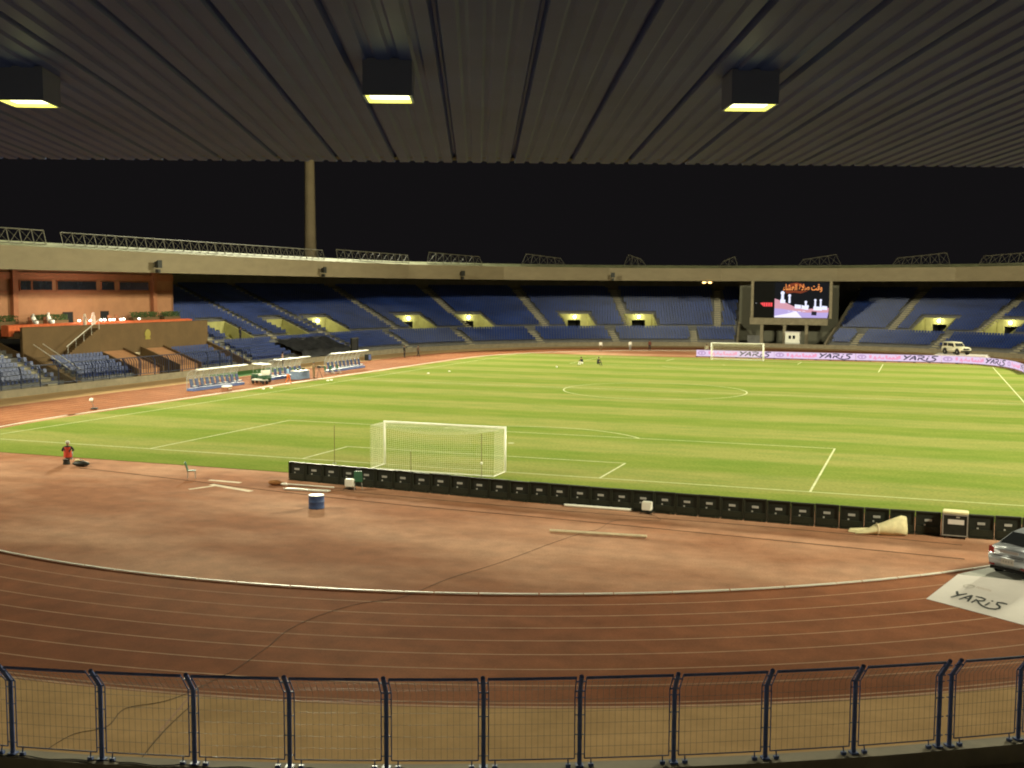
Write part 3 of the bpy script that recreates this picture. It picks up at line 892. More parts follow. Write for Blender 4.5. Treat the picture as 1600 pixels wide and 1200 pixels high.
def post_mesh(a, extra=0.0):
    m = MB()
    m.tube([fp(a, FR, 0.68), fp(a, FR, ZK), fp(a, FR + LEAN, ZT + 0.03)], 0.047, 8)
    m.box(fp(a, FR, 0.72), (0.16, 0.16, 0.03), a)
    for z in (0.95, 1.35, 1.75, 2.1):
        for s_ in (-1, 1):
            m.tube([fp(a, FR, z), fp(a + s_ * 0.10 / FR, FR, z)], 0.012, 5)
    m.tube([fp(a - 0.10 / FR, FR + 0.26, 2.52), fp(a + 0.10 / FR, FR + 0.26, 2.52)], 0.018, 5)
    m.tube([fp(a - 0.10 / FR, FR + 0.02, ZK + 0.02), fp(a + 0.10 / FR, FR + 0.02, ZK + 0.02)], 0.018, 5)
    return m
pa = list(azs)
for a in pa:
    fb(post_mesh(a), 'post', mt['navy'])
fb(post_mesh(pa[11] + 0.26 / FR), 'post', mt['navy'])
for k in range(len(pa) - 1):
    e = 0.10 / FR
    a0, a1 = pa[k] + e, pa[k + 1] - e
    if k == 11: a0 += 0.26 / FR
    prof_ = lambda a: [fp(a, FR, 0.86), fp(a, FR, ZK), fp(a, FR + LEAN, ZT)]
    m = MB()
    m.tube(prof_(a0), 0.013, 6); m.tube(prof_(a1), 0.013, 6)
    m.tube([fp(a0, FR + LEAN, ZT), fp((a0 + a1) / 2, FR + LEAN, ZT), fp(a1, FR + LEAN, ZT)], 0.030, 8)
    m.tube([fp(a0, FR, 0.86), fp((a0 + a1) / 2, FR, 0.86), fp(a1, FR, 0.86)], 0.014, 6)
    pan = fb(m, 'panel_frame', mt['navy'])
    m = MB()
    nv = 14
    for q in range(1, nv):
        a = a0 + (a1 - a0) * q / nv
        m.tube(prof_(a), 0.0028, 4, False)
    for z in (1.1, 1.34, 1.58, 1.82, 2.06, 2.28):
        m.tube([fp(a0, FR + 0.004, z), fp((a0 + a1) / 2, FR + 0.004, z), fp(a1, FR + 0.004, z)], 0.003, 4, False)
    for f in (0.35, 0.7):
        m.tube([fp(a_, FR + LEAN * f, ZK + (ZT - ZK) * f) for a_ in (a0, (a0 + a1) / 2, a1)], 0.0024, 4, False)
    fb(m, 'wire_mesh', mt['wire'], pan)
    for a in (a0 + 0.13 / FR, a1 - 0.13 / FR):
        m = MB()
        m.tube([fp(a, FR, 0.86), fp(a, FR + 0.02, 0.76)], 0.014, 5); m.box(fp(a, FR + 0.02, 0.73), (0.10, 0.07, 0.06), a)
        fb(m, 'foot_bracket', mt['navy'], pan)
    
# black hose on the ledge top
m = MB(); rr = random.Random(5)
m.tube([fp(azs[1] - 0.01 + 0.003 * k, FR + 0.12 + 0.04 * sin(k * 0.9), 0.715 + (0.05 * max(0, sin(k * 0.5)) if k % 9 > 5 else 0)) for k in range(60)], 0.012, 6)
tag(m.build('ledge_hose', mt['rubber'], smooth=True), 'thin black hose lying along the fence ledge at the lower left', 'hose')

# left stand railing: bars on the ledge below the stands
lf = thing('railing_fence', (-53.2, 40, 0.7), 0, 'dark blue upright bar railing along the ledge of the left stand', 'railing')
def lfb(mb, name, mat=None):
    mb.v = [(p[0] + 53.2, p[1] - 40, p[2] - 0.7) for p in mb.v]
    return mb.build(name, mat or mt['rail'], lf)
for k in range(20):
    y = 14 + 2.4 * k
    m = MB(); m.tube([(-53.2, y, 0.69), (-53.2, y, 2.3), (-53.5, y, 2.7)], 0.06, 6); lfb(m, 'post')
m = MB(); m.tube([(-53.5, 13, 2.7), (-53.5, 62, 2.7)], 0.045); m.tube([(-53.2, 13, 0.9), (-53.2, 62, 0.9)], 0.04); lfb(m, 'rail')
m = MB()
for k in range(76): m.tube([(-53.2, 32 + 0.39 * k, 0.9), (-53.2, 32 + 0.39 * k, 2.3), (-53.5, 32 + 0.39 * k, 2.7)], 0.035, 5)
lfb(m, 'bars')
m = MB()
for k in range(150): m.tube([(-53.19, 13.2 + 0.125 * k, 0.9), (-53.19, 13.2 + 0.125 * k, 2.3)], 0.006, 4, False)
for z in (1.1, 1.5, 1.9, 2.3): m.tube([(-53.18, 13, z), (-53.18, 32, z)], 0.006, 4, False)
lfb(m, 'wire_mesh', mt['wire'])

# ------------------------------------------------------------------ goals
def goal(y, sgn, label):
    o = thing('goal', (0, y, 0.02), 0 if sgn < 0 else pi, label, 'goal', 'goals')
    hw, h, dp = 3.72, 2.47, 1.75
    for x in (-hw, hw):
        m = MB(); m.tube([(x, 0, 0), (x, 0, h + 0.06)], 0.06, 12); m.build('goal_post', mt['white'], o, True)
    m = MB(); m.tube([(-hw + 0.06, 0, h), (hw - 0.06, 0, h)], 0.06, 12); m.build('crossbar', mt['white'], o, True)
    m = MB()
    m.tube([(-hw, 0, 0.02), (-hw, -dp, 0.02), (hw, -dp, 0.02), (hw, 0, 0.02)], 0.03, 6)
    m.build('ground_frame', mt['white'], o)
    m = MB()
    W_ = 0.0046
    def ztop(x, f):
        sag = 0.38 * (1 - (x / hw) ** 2)
        return h - sag * sin(pi * min(1, f) * 0.5) * f
    def strand(pts):
        m.tube(pts, W_, 3, False)
    n_ = 60
    for k in range(n_ + 1):
        x = -hw + 2 * hw * k / n_
        pts = [(x, -dp * f, ztop(x, f)) for f in (0, 0.33, 0.66, 1)] + [(x, -dp + 0.05 * sin(x * 2), ztop(x, 1) * 0.5), (x, -dp, 0.02)]
        strand(pts)
    for k in range(1, 14):
        f = k / 14; strand([(-hw + 2 * hw * q / 12, -dp * f, ztop(-hw + 2 * hw * q / 12, f)) for q in range(13)])
    for k in range(20):
        z = 0.12 + k * 0.12
        strand([(-hw + 2 * hw * q / 12, -dp, z * ztop(-hw + 2 * hw * q / 12, 1) / h) for q in range(13)])
        for x in (-hw, hw): strand([(x, 0, z), (x, -dp, z)])
    for k in range(1, 15):
        for x in (-hw, hw): strand([(x, -dp * k / 15, 0.02), (x, -dp * k / 15, h)])
    m.build('net', mt['net'], o)
    return o
goal(0.0, -1, 'white goal with a pale box net behind the black boards in the foreground')
goal(PL, 1, 'small white goal at the far end in front of the lit boards')
for (x, y), hh, lab in (((-6.5, -0.9), 2.25, 'thin dark stake standing left of the near goal'), ((3.1, -2.0), 2.35, 'thin brown stake with a white knob behind the right of the near goal net'), ((-1.1, -2.0), 1.15, 'short thin dark stake behind the middle of the near goal net')):
    o = thing('net_stake', (x, y, 0.02), 0, lab, 'stake')
    m = MB(); m.tube([(0, 0, 0), (0, 0, hh)], 0.02, 6); m.build('pole', M('stake_paint', (0.15, 0.12, 0.04), 0.7), o)
    m = MB(); m.tube([(-0.12, 0, 0.02), (0.12, 0, 0.02)], 0.02, 5); m.build('spike_foot', mt['steel'], o)
    if 'knob' in lab:
        m = MB(); m.ball((0.02, -0.03, 0.75), 0.075, 8); m.build('knob', mt['white'], o, True)

# ------------------------------------------------------------------ black display cabinets (backs) behind the goal
cab0 = None
cabs = []
for k in range(13): cabs.append((-5.57 + 1.076 * k, -6.56 - 0.092 * k))
x = cabs[-1][0]; y = cabs[-1][1]
for k in range(22):
    x += 1.02; y -= 0.045 if x < 24 else -0.03
    cabs.append((x, y))
plate = M('cabinet_label', (0.36, 0.35, 0.33), 0.6)
back = [M('cabinet_back_%d' % q, (0.014 + 0.004 * q, 0.017 + 0.003 * q, 0.012), 0.55, var=0.3, scale=2) for q in range(3)]
def cabinet():
    o = thing('display_cabinet', (0, 0, 0.0), 0, 'x', 'display cabinet')
    m = MB(); m.box((0, 0.06, 0.52), (1.0, 0.10, 0.94)); m.build('shell', back[0], o, bevel=0.012)
    m = MB()
    m.box((0, -0.02, 0.22), (0.86, 0.06, 0.3)); m.box((-0.47, -0.02, 0.5), (0.05, 0.06, 0.86)); m.box((0.47, -0.02, 0.5), (0.05, 0.06, 0.86)); m.box((0, -0.02, 0.955), (0.99, 0.05, 0.05))
    m.build('back_frame', back[1], o)
    m = MB(); m.box((0, -0.005, 0.62), (0.29, 0.02, 0.10)); m.build('label_plate', plate, o)
    m = MB(); m.box((-0.13, -0.004, 0.42), (0.07, 0.02, 0.06)); m.build('socket', plate, o)
    m = MB(); m.box((0, 0.1, 0.022), (0.94, 0.42, 0.04)); m.box((0.3, -0.1, 0.06), (0.04, 0.3, 0.04)); m.build('foot', back[2], o)
    return o
cab0 = cabinet()
for k, (x, y) in enumerate(cabs):
    o = cab0 if k == 0 else copy_tree(cab0)
    a, b_ = cabs[max(0, k - 1)], cabs[min(len(cabs) - 1, k + 1)]
    o.location = (x, y, 0); o.rotation_euler = (0, 0, math.atan2(b_[1] - a[1], b_[0] - a[0]) + (random.uniform(-0.02, 0.02)))
    o.scale = (1.05 if k < 13 else 1.0, 1, 0.98 + 0.03 * random.random())
    tag(o, 'black display cabinet back behind the goal, %s from the left end' % ORD[k], 'display cabinet', 'display cabinets behind the near goal')

# ------------------------------------------------------------------ lit advertising boards at the far end
LED = M('led_board_face', (0.05, 0.05, 0.05), 0.5, emit=(0.66, 0.50, 0.72), estr=1.15, var=0)
LEDP = M('led_pink_letter', (0.05, 0.05, 0.05), 0.5, emit=(0.85, 0.30, 0.52), estr=1.0)
LEDV = M('led_violet_emblem', (0.05, 0.05, 0.05), 0.5, emit=(0.52, 0.33, 0.60), estr=1.0)
LEDK = M('led_dark_letter', (0.01, 0.01, 0.02), 0.5, emit=(0.045, 0.035, 0.075), estr=1.0)
YARIS = [([(0.05, 1.0), (0.22, 0.72), (0.38, 0.5)], 0.17), ([(0.95, 1.0), (0.5, 0.6), (0.0, 0.0)], 0.15),
         ([(0.72, 0.0), (1.05, 0.5), (1.42, 0.97)], 0.14), ([(1.40, 0.97), (1.44, 0.5), (1.46, 0.0)], 0.17), ([(0.95, 0.36), (1.45, 0.36)], 0.11),
         ([(1.78, 0.0), (1.98, 0.6)], 0.17), ([(1.72, 0.93), (2.2, 0.97), (2.56, 0.88), (2.55, 0.66), (2.3, 0.5), (2.0, 0.44)], 0.14), ([(2.1, 0.44), (2.35, 0.16), (2.7, -0.06), (3.1, -0.16), (3.45, -0.16)], 0.13),
         ([(2.88, 0.08), (3.06, 0.62)], 0.16), ([(3.12, 0.80), (3.17, 0.95)], 0.16),
         ([(4.35, 0.96), (3.95, 0.97), (3.6, 0.86), (3.62, 0.64), (3.95, 0.44), (4.02, 0.2), (3.8, -0.04), (3.4, -0.14)], 0.15)]
def strokes(mb, sts, fn, wk=1.0):
    for pts, w in sts:
        P = [Vector(p) for p in pts]
        Ls, Rs = [], []
        for k, p in enumerate(P):
            d = (P[min(k + 1, len(P) - 1)] - P[max(0, k - 1)]).normalized()
            n = Vector((-d.y, d.x)) * w * wk / 2 * (0.75 if k in (0, len(P) - 1) else 1.0)
            Ls.append(p + n); Rs.append(p - n)
        for k in range(len(P) - 1):
            mb.poly([fn(*q) for q in (Ls[k], Rs[k], Rs[k + 1], Ls[k + 1])])
        # round the joints
PINK = [([(0.0, 0.3), (0.0, 1.0)], 0.26), ([(0.35, 0.3), (0.9, 0.3)], 0.22), ([(0.62, 0.3), (0.62, 0.75)], 0.22), ([(1.0, 0.3), (1.25, 0.6), (1.45, 0.3)], 0.22), ([(1.45, 0.3), (1.75, 0.3), (1.75, 0.6)], 0.22),
        ([(2.15, 0.3), (2.15, 1.0)], 0.24), ([(2.15, 0.3), (2.6, 0.3), (2.6, 0.65)], 0.24), ([(2.6, 0.3), (3.1, 0.35), (3.1, 0.7)], 0.24), ([(3.1, 0.3), (3.6, 0.3), (3.6, 0.8)], 0.24), ([(3.9, 0.3), (3.9, 1.0)], 0.26), ([(2.9, 0.05), (3.05, 0.05)], 0.14), ([(1.2, 0.9), (1.35, 0.9)], 0.14), ([(0.6, 0.02), (0.8, 0.02)], 0.14), ([(3.3, 0.98), (3.5, 0.98)], 0.14)]
def em_split(mb, o):
    """each emblem its own part"""
    n = 20
    for k in range(0, len(mb.f), n):
        q = MB()
        for f in mb.f[k:k + n]: q.poly([mb.v[i] for i in f])
        yield q.build('emblem', LEDV, o)
def led_board(path, label, ph0):
    """path: ground points left to right as seen from the pitch; ph0: pattern phase (metres) at its start"""
    P = [Vector((*p, 0)) for p in path]
    o = thing('led_board', P[0], 0, label, 'advertising board', 'lit advertising boards at the far end')
    cum = [0]
    for a, b_ in zip(P[:-1], P[1:]): cum.append(cum[-1] + (b_ - a).length)
    T = cum[-1]
    def pt(s, z, off=0.0):
        s = min(max(s, 0), T)
        k = max(i for i in range(len(cum)) if cum[i] <= s + 1e-9); k = min(k, len(P) - 2)
        d = (P[k + 1] - P[k]).normalized(); n = Vector((d.y, -d.x, 0))  # faces the pitch
        q = P[k] + d * (s - cum[k]) + n * off - P[0]
        return Vector((q.x, q.y, z))
    m = MB(); f_ = MB()
    for k in range(len(P) - 1):
        a, b_ = cum[k], cum[k + 1]
        m.hexa([pt(a, 0.06, -0.005), pt(b_ - 1e-6, 0.06, -0.005), pt(b_ - 1e-6, 0.06, -0.12), pt(a, 0.06, -0.12), pt(a, 1.1, -0.005), pt(b_ - 1e-6, 1.1, -0.005), pt(b_ - 1e-6, 1.1, -0.12), pt(a, 1.1, -0.12)])
        f_.poly((pt(a, 0.14), pt(b_ - 1e-6, 0.14), pt(b_ - 1e-6, 1.08), pt(a, 1.08)))
    for q in range(int(T / 2) + 1):
        m.box(pt(q * 2, 0.05, -0.25), (0.3, 0.5, 0.09))
    m.build('cabinet', mt['black'], o)
    f_.build('screen', LED, o)
    PER = 11.6
    kk, pk, em = MB(), MB(), MB()
    j = math.floor(ph0 / PER)
    while j * PER - ph0 < T:
        s0 = j * PER - ph0
        def put(mb, sts, x0, sx, z0, sz):
            for pts, w in sts:
                if s0 + x0 + min(p[0] for p in pts) * sx < 0.05 or s0 + x0 + max(p[0] for p in pts) * sx > T - 0.05: continue
                # denser points so strokes bend with the board
                strokes(mb, [(pts, w)], lambda x, y: pt(s0 + x0 + x * sx, z0 + y * sz, 0.004), 1.6)
        if s0 > -0.2 and s0 + 1.6 < T: put(em, [([(0.5 + 0.42 * cos(a_ * pi / 8), 0.5 + 0.4 * sin(a_ * pi / 8)) for a_ in range(17)], 0.14), ([(0.2, 0.72), (0.5, 0.8), (0.8, 0.72)], 0.13), ([(0.5, 0.75), (0.5, 0.15)], 0.16)], 0.2, 1.25, 0.3, 0.66)
        put(pk, PINK, 2.0, 1.02, 0.26, 0.66)
        put(kk, YARIS, 6.55, 1.06, 0.33, 0.66)
        j += 1
    if em.f: em.build('emblem', LEDV, o) if len(em.f) < 25 else [q for q in em_split(em, o)]
    if pk.f: pk.build('pink_lettering', LEDP, o)
    if kk.f: kk.build('dark_lettering', LEDK, o)
    return o
led_board([(-7.05, 111.3), (4.55, 111.3)], 'lit pink advertising board behind the far goal', 0.0)
led_board([(4.58, 111.3), (16.15, 111.3)], 'lit pink advertising board right of the far goal under the big screen', 0.03)
led_board([(16.2, 111.3), (27.75, 111.3)], 'lit pink advertising board in front of the white off road car', 0.0)
led_board([(27.8, 111.3), (30.2, 111.0), (32.4, 109.8), (34.3, 107.6), (35.7, 104.6), (36.6, 101.2), (37.1, 97.0), (37.2, 92.0)], 'lit pink advertising board curving along the track at the far right', 0.0)

# ------------------------------------------------------------------ big screen
sc = thing('video_screen', bayp(1.15, 57.6, 5.2), math.atan2(bt.y, bt.x), 'large lit video screen with orange writing over a white mosque picture', 'video screen')
# local x along the bay to the right, y outwards (away from the pitch), z up
def em_mat(name, c, st=1.0): return M(name, (0.004, 0.004, 0.004), 0.9, emit=c, estr=st, spec=0.05)
x0, x1, xs = -6.75, 6.6, -3.0
m = MB(); m.box(((x0 + x1) / 2, 0.35, 3.25), (x1 - x0, 0.6, 6.5)); m.build('cabinet', M('screen_cabinet_black', (0.006, 0.006, 0.006), 0.8, spec=0.1), sc)
for x in (x0 - 0.28, x1 + 0.28):
    m = MB(); m.box((x, 0.3, 3.3), (0.5, 0.7, 6.7)); m.build('side_post', mt['concrete'], sc)
def quad(mb, xa, xb, za, zb, y): mb.poly([(xa, y, za), (xb, y, za), (xb, y, zb), (xa, y, zb)])
m = MB(); quad(m, xs, x1, 0.05, 6.45, 0.045); m.build('display', em_mat('screen_night', (0.006, 0.007, 0.010)), sc)
m = MB(); m.poly([(xs, 0.041, 0.05), (x1 - 0.25, 0.041, 0.05), (x1 - 0.02, 0.041, 1.6), (x1 - 0.02, 0.041, 1.9), (2.6, 0.041, 1.65), (0.4, 0.041, 2.1), (-1.3, 0.041, 2.9), (xs, 0.041, 3.5)])
m.build('picture_ground', em_mat('screen_pink', (0.72, 0.36, 0.44)), sc)
m = MB(); m.poly([(xs, 0.037, 0.06), (x1 - 0.26, 0.037, 0.06), (x1 - 0.06, 0.037, 1.05), (2.4, 0.037, 1.0), (0.7, 0.037, 1.3), (-1.4, 0.037, 1.6), (xs, 0.037, 1.75)]); m.build('picture_court', em_mat('screen_lavender', (0.52, 0.42, 0.80)), sc)
m = MB()
for (a, b_) in ((0.2, 0.8), (1.2, 1.75), (2.0, 2.5), (-0.6, -0.2)): m.poly([(a, 0.034, 1.2), (b_, 0.034, 1.15), (b_, 0.034, 1.22), (a, 0.034, 1.3)])
m.poly([(xs, 0.034, 0.07), (-0.2, 0.034, 0.07), (1.9, 0.034, 0.07), (0.9, 0.034, 1.25), (-0.9, 0.034, 0.75), (xs, 0.034, 0.35)])
lav = em_mat('screen_white', (0.86, 0.82, 0.98), 1.15); m.build('picture_roof', lav, sc)
m = MB()
def minaret(x, z0, h, w):
    m.poly([(x - w, 0.036, z0), (x + w, 0.036, z0), (x + w * 0.8, 0.036, z0 + h), (x - w * 0.8, 0.036, z0 + h)])
    m.poly([(x + w * 1.3 * cos(a_ * pi / 6), 0.035, z0 + h + w * 1.3 * sin(a_ * pi / 6)) for a_ in range(12)])
minaret(-1.6, 3.0, 1.5, 0.27); minaret(-0.35, 2.7, 1.35, 0.2); minaret(2.55, 2.0, 0.9, 0.18)
minaret(6.0 - 3.1, 1.8, 0.35, 0.15)
m2 = m
minaret(4.2, 2.0, 1.25, 0.16); minaret(5.15, 2.0, 1.25, 0.16)
for a, b_, h in ((-2.0, -1.1, 3.3), (0.6, 1.7, 2.35), (2.2, 3.0, 2.15), (3.9, 5.4, 2.05), (5.4, 6.3, 2.15), (1.8, 2.2, 2.25)):
    m.poly([(a, 0.036, h - 0.6), (b_, 0.036, h - 0.65), (b_, 0.036, h), (a, 0.036, h + 0.1)])
m.build('picture_skyline', em_mat('screen_bluewhite', (0.78, 0.80, 1.0), 1.2), sc)
m = MB(); m.poly([(3.55, 0.033, 0.55), (4.45, 0.033, 0.5), (4.5, 0.033, 1.2), (3.6, 0.033, 1.25)]); m.build('picture_block', em_mat('screen_dark', (0.02, 0.02, 0.03)), sc)
def text_obj(body, name, mat, parent, size, loc, wscale=1.0, flip=False):
    c = bpy.data.curves.new(name, 'FONT'); c.body = body; c.size = size; c.offset = 0.022 * (size > 1); c.resolution_u = 4
    t = bpy.data.objects.new(name, c); COL.objects.link(t)
    dg = bpy.context.evaluated_depsgraph_get(); dg.update()
    me = bpy.data.meshes.new_from_object(t.evaluated_get(dg))
    bpy.data.objects.remove(t); bpy.data.curves.remove(c)
    xs_ = [v.co.x for v in me.vertices]
    w = max(xs_) - min(xs_); mn = min(xs_)
    for v in me.vertices: v.co = ((v.co.x - mn) * wscale, 0, v.co.y)
    me.materials.clear(); me.materials.append(mat)
    o = bpy.data.objects.new(name, me); COL.objects.link(o); o.parent = parent; o.location = loc
    return o, w * wscale
orm = em_mat('screen_orange', (1.0, 0.34, 0.09), 1.1)
# reading right to left, as joined letter forms laid out from the left
word = '\uFE80\uFE8E\uFEB8\uFECC\uFEDF\u0627 \u0629\u0627\uFEE0\uFEBB \u062A\uFED7\u0648'
word = '\u0621\uFE8E\uFEB8\uFECC\uFEDF\uFE8D \uFE93\uFEFC\uFEBB \uFE96\uFED7\uFEED'
o, w = text_obj(word, 'orange_writing', orm, sc, 1.5, (-1.55, 0.03, 5.05))
o.scale = (6.9 / w, 1, 1.0)
m = MB()
m.poly([(-1.2, 0.034, 5.55), (-0.3, 0.034, 6.2), (0.9, 0.034, 6.4), (2.0, 0.034, 6.1), (2.5, 0.034, 5.6), (1.9, 0.034, 5.45), (1.2, 0.034, 5.75), (0.2, 0.034, 5.75), (-0.4, 0.034, 5.4)])
m.poly([(-1.3, 0.034, 4.95), (2.9, 0.034, 4.9), (1.6, 0.034, 4.45), (0.4, 0.034, 4.6), (-0.9, 0.034, 4.4)])
m.build('orange_glow', em_mat('screen_amber', (0.22, 0.045, 0.018)), sc)
m = MB()
for k in range(4): quad(m, -5.0 + 0.42 * k, -4.66 + 0.42 * k, 2.05, 2.75, 0.035)
m.poly([(-5.6, 0.035, 2.65), (-5.05, 0.035, 2.1), (-5.05, 0.035, 2.75)])
m.build('red_clock', em_mat('screen_red', (0.95, 0.08, 0.09), 1.1), sc)
m = MB(); quad(m, -6.45, -6.2, 2.6, 2.66, 0.035); m.build('small_light', em_mat('screen_dash', (0.5, 0.5, 0.5)), sc)

# white cabin on the ledge under the screen
cb = thing('white_cabin', bayp(-0.0 + 1.95, 53.9, 0.31), math.atan2(bt.y, bt.x), 'small white cabin with two dark windows below the big screen', 'cabin')
m = MB(); m.box((0, 0.9, 1.2), (2.5, 1.7, 2.4)); m.build('wall', mt['white'], cb, bevel=0.03)
m = MB(); m.box((0, 0.9, 2.45), (2.7, 1.9, 0.1)); m.build('roof', mt['offwhite'], cb)
for x in (-0.42, 0.28):
    m = MB(); m.box((x, 0.03, 1.55), (0.42, 0.06, 0.6)); m.build('window', mt['glass'], cb)
m = MB(); m.box((0, 0.02, 0.5), (2.52, 0.05, 0.12)); m.build('trim', mt['steel'], cb)

# ------------------------------------------------------------------ cars
tyre = M('tyre', (0.015, 0.015, 0.015), 0.8)
rim = M('wheel_rim', (0.45, 0.45, 0.45), 0.3, metal=0.8)
def wheel(par, x, y, r, w, s_):
    o = MB(); MX = Matrix.Translation((x, y, r)) @ Matrix.Rotation(pi / 2, 4, 'Y')
    o.lathe([(r * 0.62, -w / 2), (r * 0.94, -w / 2), (r, -w * 0.35), (r, w * 0.35), (r * 0.94, w / 2), (r * 0.62, w / 2)], (0, 0, 0), 22, MX)
    wo = o.build('wheel', tyre, par, True)
    q = MB(); q.lathe([(r * 0.60, -w * 0.46), (r * 0.60, w * 0.46), (r * 0.15, w * 0.52 if s_ > 0 else w * 0.46)], (0, 0, 0), 16, MX); q.build('rim', rim, wo)
def extrude_body(outline, wl, bevel, taper=None):
    """outline: (y, z) side profile; wl(y, z) half width"""
    bm = bmesh.new()
    L = [bm.verts.new((-wl(y, z), y, z)) for y, z in outline]
    R = [bm.verts.new((wl(y, z), y, z)) for y, z in outline]
    bm.faces.new(L[::-1]); bm.faces.new(R)
    n = len(outline)
    for k in range(n): bm.faces.new((L[k], L[(k + 1) % n], R[(k + 1) % n], R[k]))
    bmesh.ops.recalc_face_normals(bm, faces=bm.faces)
    edges = [e for e in bm.edges]
    bmesh.ops.bevel(bm, geom=edges, offset=bevel, segments=3, affect='EDGES', clamp_overlap=True)
    return bm
def bm_obj(bm, name, mat, par, smooth=True):
    me = bpy.data.meshes.new(name); bm.to_mesh(me); bm.free()
    me.materials.append(mat)
    if smooth: me.polygons.foreach_set('use_smooth', [True] * len(me.polygons))
    o = bpy.data.objects.new(name, me); COL.objects.link(o); o.parent = par
    return o
def sub(bm): return bm
# silver saloon, nose pointing to +y, back to the camera
silver = M('silver_car_paint', (0.46, 0.48, 0.53), 0.3, metal=0.45, var=0.05, scale=2, spec=0.6)
red = M('tail_lamp_red', (0.35, 0.02, 0.02), 0.2, spec=0.6)
car = thing('silver_car', (29.45, -14.33, 0.285), rad(-35), 'silver grey saloon car seen from behind on the white display deck at right', 'car')
hw = 0.84
def wl(y, z):
    w = hw
    w -= 0.10 * max(0, (abs(y) - 1.55) / 0.6) ** 2
    if z < 0.35: w -= 0.05
    if z > 0.78: w -= 0.05
    return w
prof_b = [(-2.08, 0.30), (-2.14, 0.55), (-2.12, 0.70), (-2.04, 0.76), (-2.02, 0.98), (-1.94, 1.03), (-1.5, 1.06), (-0.5, 0.98), (0.9, 0.95), (1.75, 0.82), (2.05, 0.66), (2.12, 0.45), (2.06, 0.25), (1.0, 0.2), (-1.4, 0.22)]
bm = extrude_body(prof_b, wl, 0.055)
bm_obj(bm, 'body', silver, car)
bm = extrude_body([(-1.62, 1.0), (-1.55, 1.07), (-0.95, 1.40), (-0.45, 1.475), (0.2, 1.465), (0.55, 1.36), (1.25, 0.98), (1.2, 0.9), (-1.5, 0.9)], lambda y, z: 0.80 - 0.45 * max(0, z - 0.93) ** 1.1, 0.05)
bm_obj(bm, 'cabin', silver, car)
cgl = M('car_glass', (0.02, 0.022, 0.024), 0.08, spec=0.7)
def ghw(z): return 0.80 - 0.45 * max(0, z - 0.93) ** 1.1
m = MB(); m.hexa([(-0.66, -1.575, 1.09), (0.66, -1.575, 1.09), (0.66, -1.45, 1.05), (-0.66, -1.45, 1.05), (-0.52, -0.985, 1.41), (0.52, -0.985, 1.41), (0.5, -0.9, 1.35), (-0.5, -0.9, 1.35)]); m.build('rear_window', cgl, car)
for s_ in (-1, 1):
    m = MB()
    a = [(s_ * (ghw(1.04) + 0.006), -1.25, 1.06), (s_ * (ghw(1.04) + 0.006), 0.95, 1.04), (s_ * (ghw(1.36) + 0.006), 0.42, 1.36), (s_ * (ghw(1.36) + 0.006), -0.85, 1.37)]
    m.poly(a if s_ > 0 else a[::-1]); m.build('side_window', cgl, car)
    m = MB(); m.hexa([(s_ * 0.56, -2.075, 0.76), (s_ * 0.80, -2.02, 0.76), (s_ * 0.82, -1.78, 0.80), (s_ * 0.56, -1.9, 0.8), (s_ * 0.60, -2.045, 0.98), (s_ * 0.79, -2.0, 1.0), (s_ * 0.815, -1.75, 0.99), (s_ * 0.6, -1.9, 0.98)]); m.build('tail_light', red, car)
    m = MB(); m.box((s_ * 0.58, -2.135, 0.42), (0.2, 0.02, 0.05)); m.build('reflector', red, car)
    m = MB(); m.box((s_ * 0.93, 0.62, 1.0), (0.16, 0.1, 0.12)); m.build('mirror', silver, car, bevel=0.02)
    for y in (-1.28, 1.27):
        wheel(car, s_ * 0.745, y, 0.30, 0.19, s_)
        m = MB(); m.lathe([(0.36, -0.012), (0.36, 0.012)], (0, 0, 0), 20, Matrix.Translation((s_ * (wl(y, 0.5) + 0.003 - 0.011), y, 0.31)) @ Matrix.Rotation(pi / 2, 4, 'Y')); m.build('wheel_arch', tyre, car)
m = MB(); m.box((0, -2.128, 0.585), (0.46, 0.03, 0.21)); pl_ = m.build('number_plate', mt['offwhite'], car)
m = MB()
for k in range(4): m.box((-0.15 + 0.1 * k, -2.146, 0.585), (0.05, 0.006, 0.06))
m.build('plate_marks', mt['steel'], pl_)
m = MB(); m.box((0, -2.045, 0.90), (0.7, 0.03, 0.09)); m.build('boot_garnish', M('satin_trim', (0.5, 0.52, 0.56), 0.35, metal=0.6), car, bevel=0.01)
m = MB(); m.box((0, -2.09, 0.74), (1.1, 0.02, 0.02)); m.box((0, -2.1, 0.30), (1.3, 0.05, 0.1)); m.build('bumper_trim', tyre, car)
m = MB(); m.box((0.12, -0.9, 1.1), (0.3, 0.1, 0.32)); m.build('head_rest', M('yellow_cover', (0.45, 0.5, 0.05), 0.8), car)

# deck and sloping white panel with lettering
E1 = Vector((0.81136883, -0.58453453, 0)); E2 = Vector((0.58108166, 0.80657604, 0.10853199))
B0 = Vector((25.63, -18.73, 0.012))
dk = thing('display_deck', B0, 0, 'white display deck with a sloping front panel lettered YARIS at the right', 'display deck')
EN = E1.cross(E2).normalized()
def dp(s_, t_, off=0.0): return E1 * s_ + E2 * t_ + EN * off
m = MB(); pn = [(0, 0), (5.2, 0), (4.9, 5.4), (3.2, 3.9), (-0.70, 2.76)]
top_ = [(0, 0), (6.0, 0.0), (6.0, 5.6), (2.75, 3.75), (-0.70, 2.76)]
TLw = Vector((26.666, -16.09, 0.30)) - B0
TRw = Vector((28.72, -16.63, 0.383)) - B0
TR2 = TRw + (TRw - TLw).normalized() * 3.2
def bil(s_, t_): return dp(s_, t_)
face = [Vector((0, 0, 0)), E1 * 6.5, TR2, TLw]
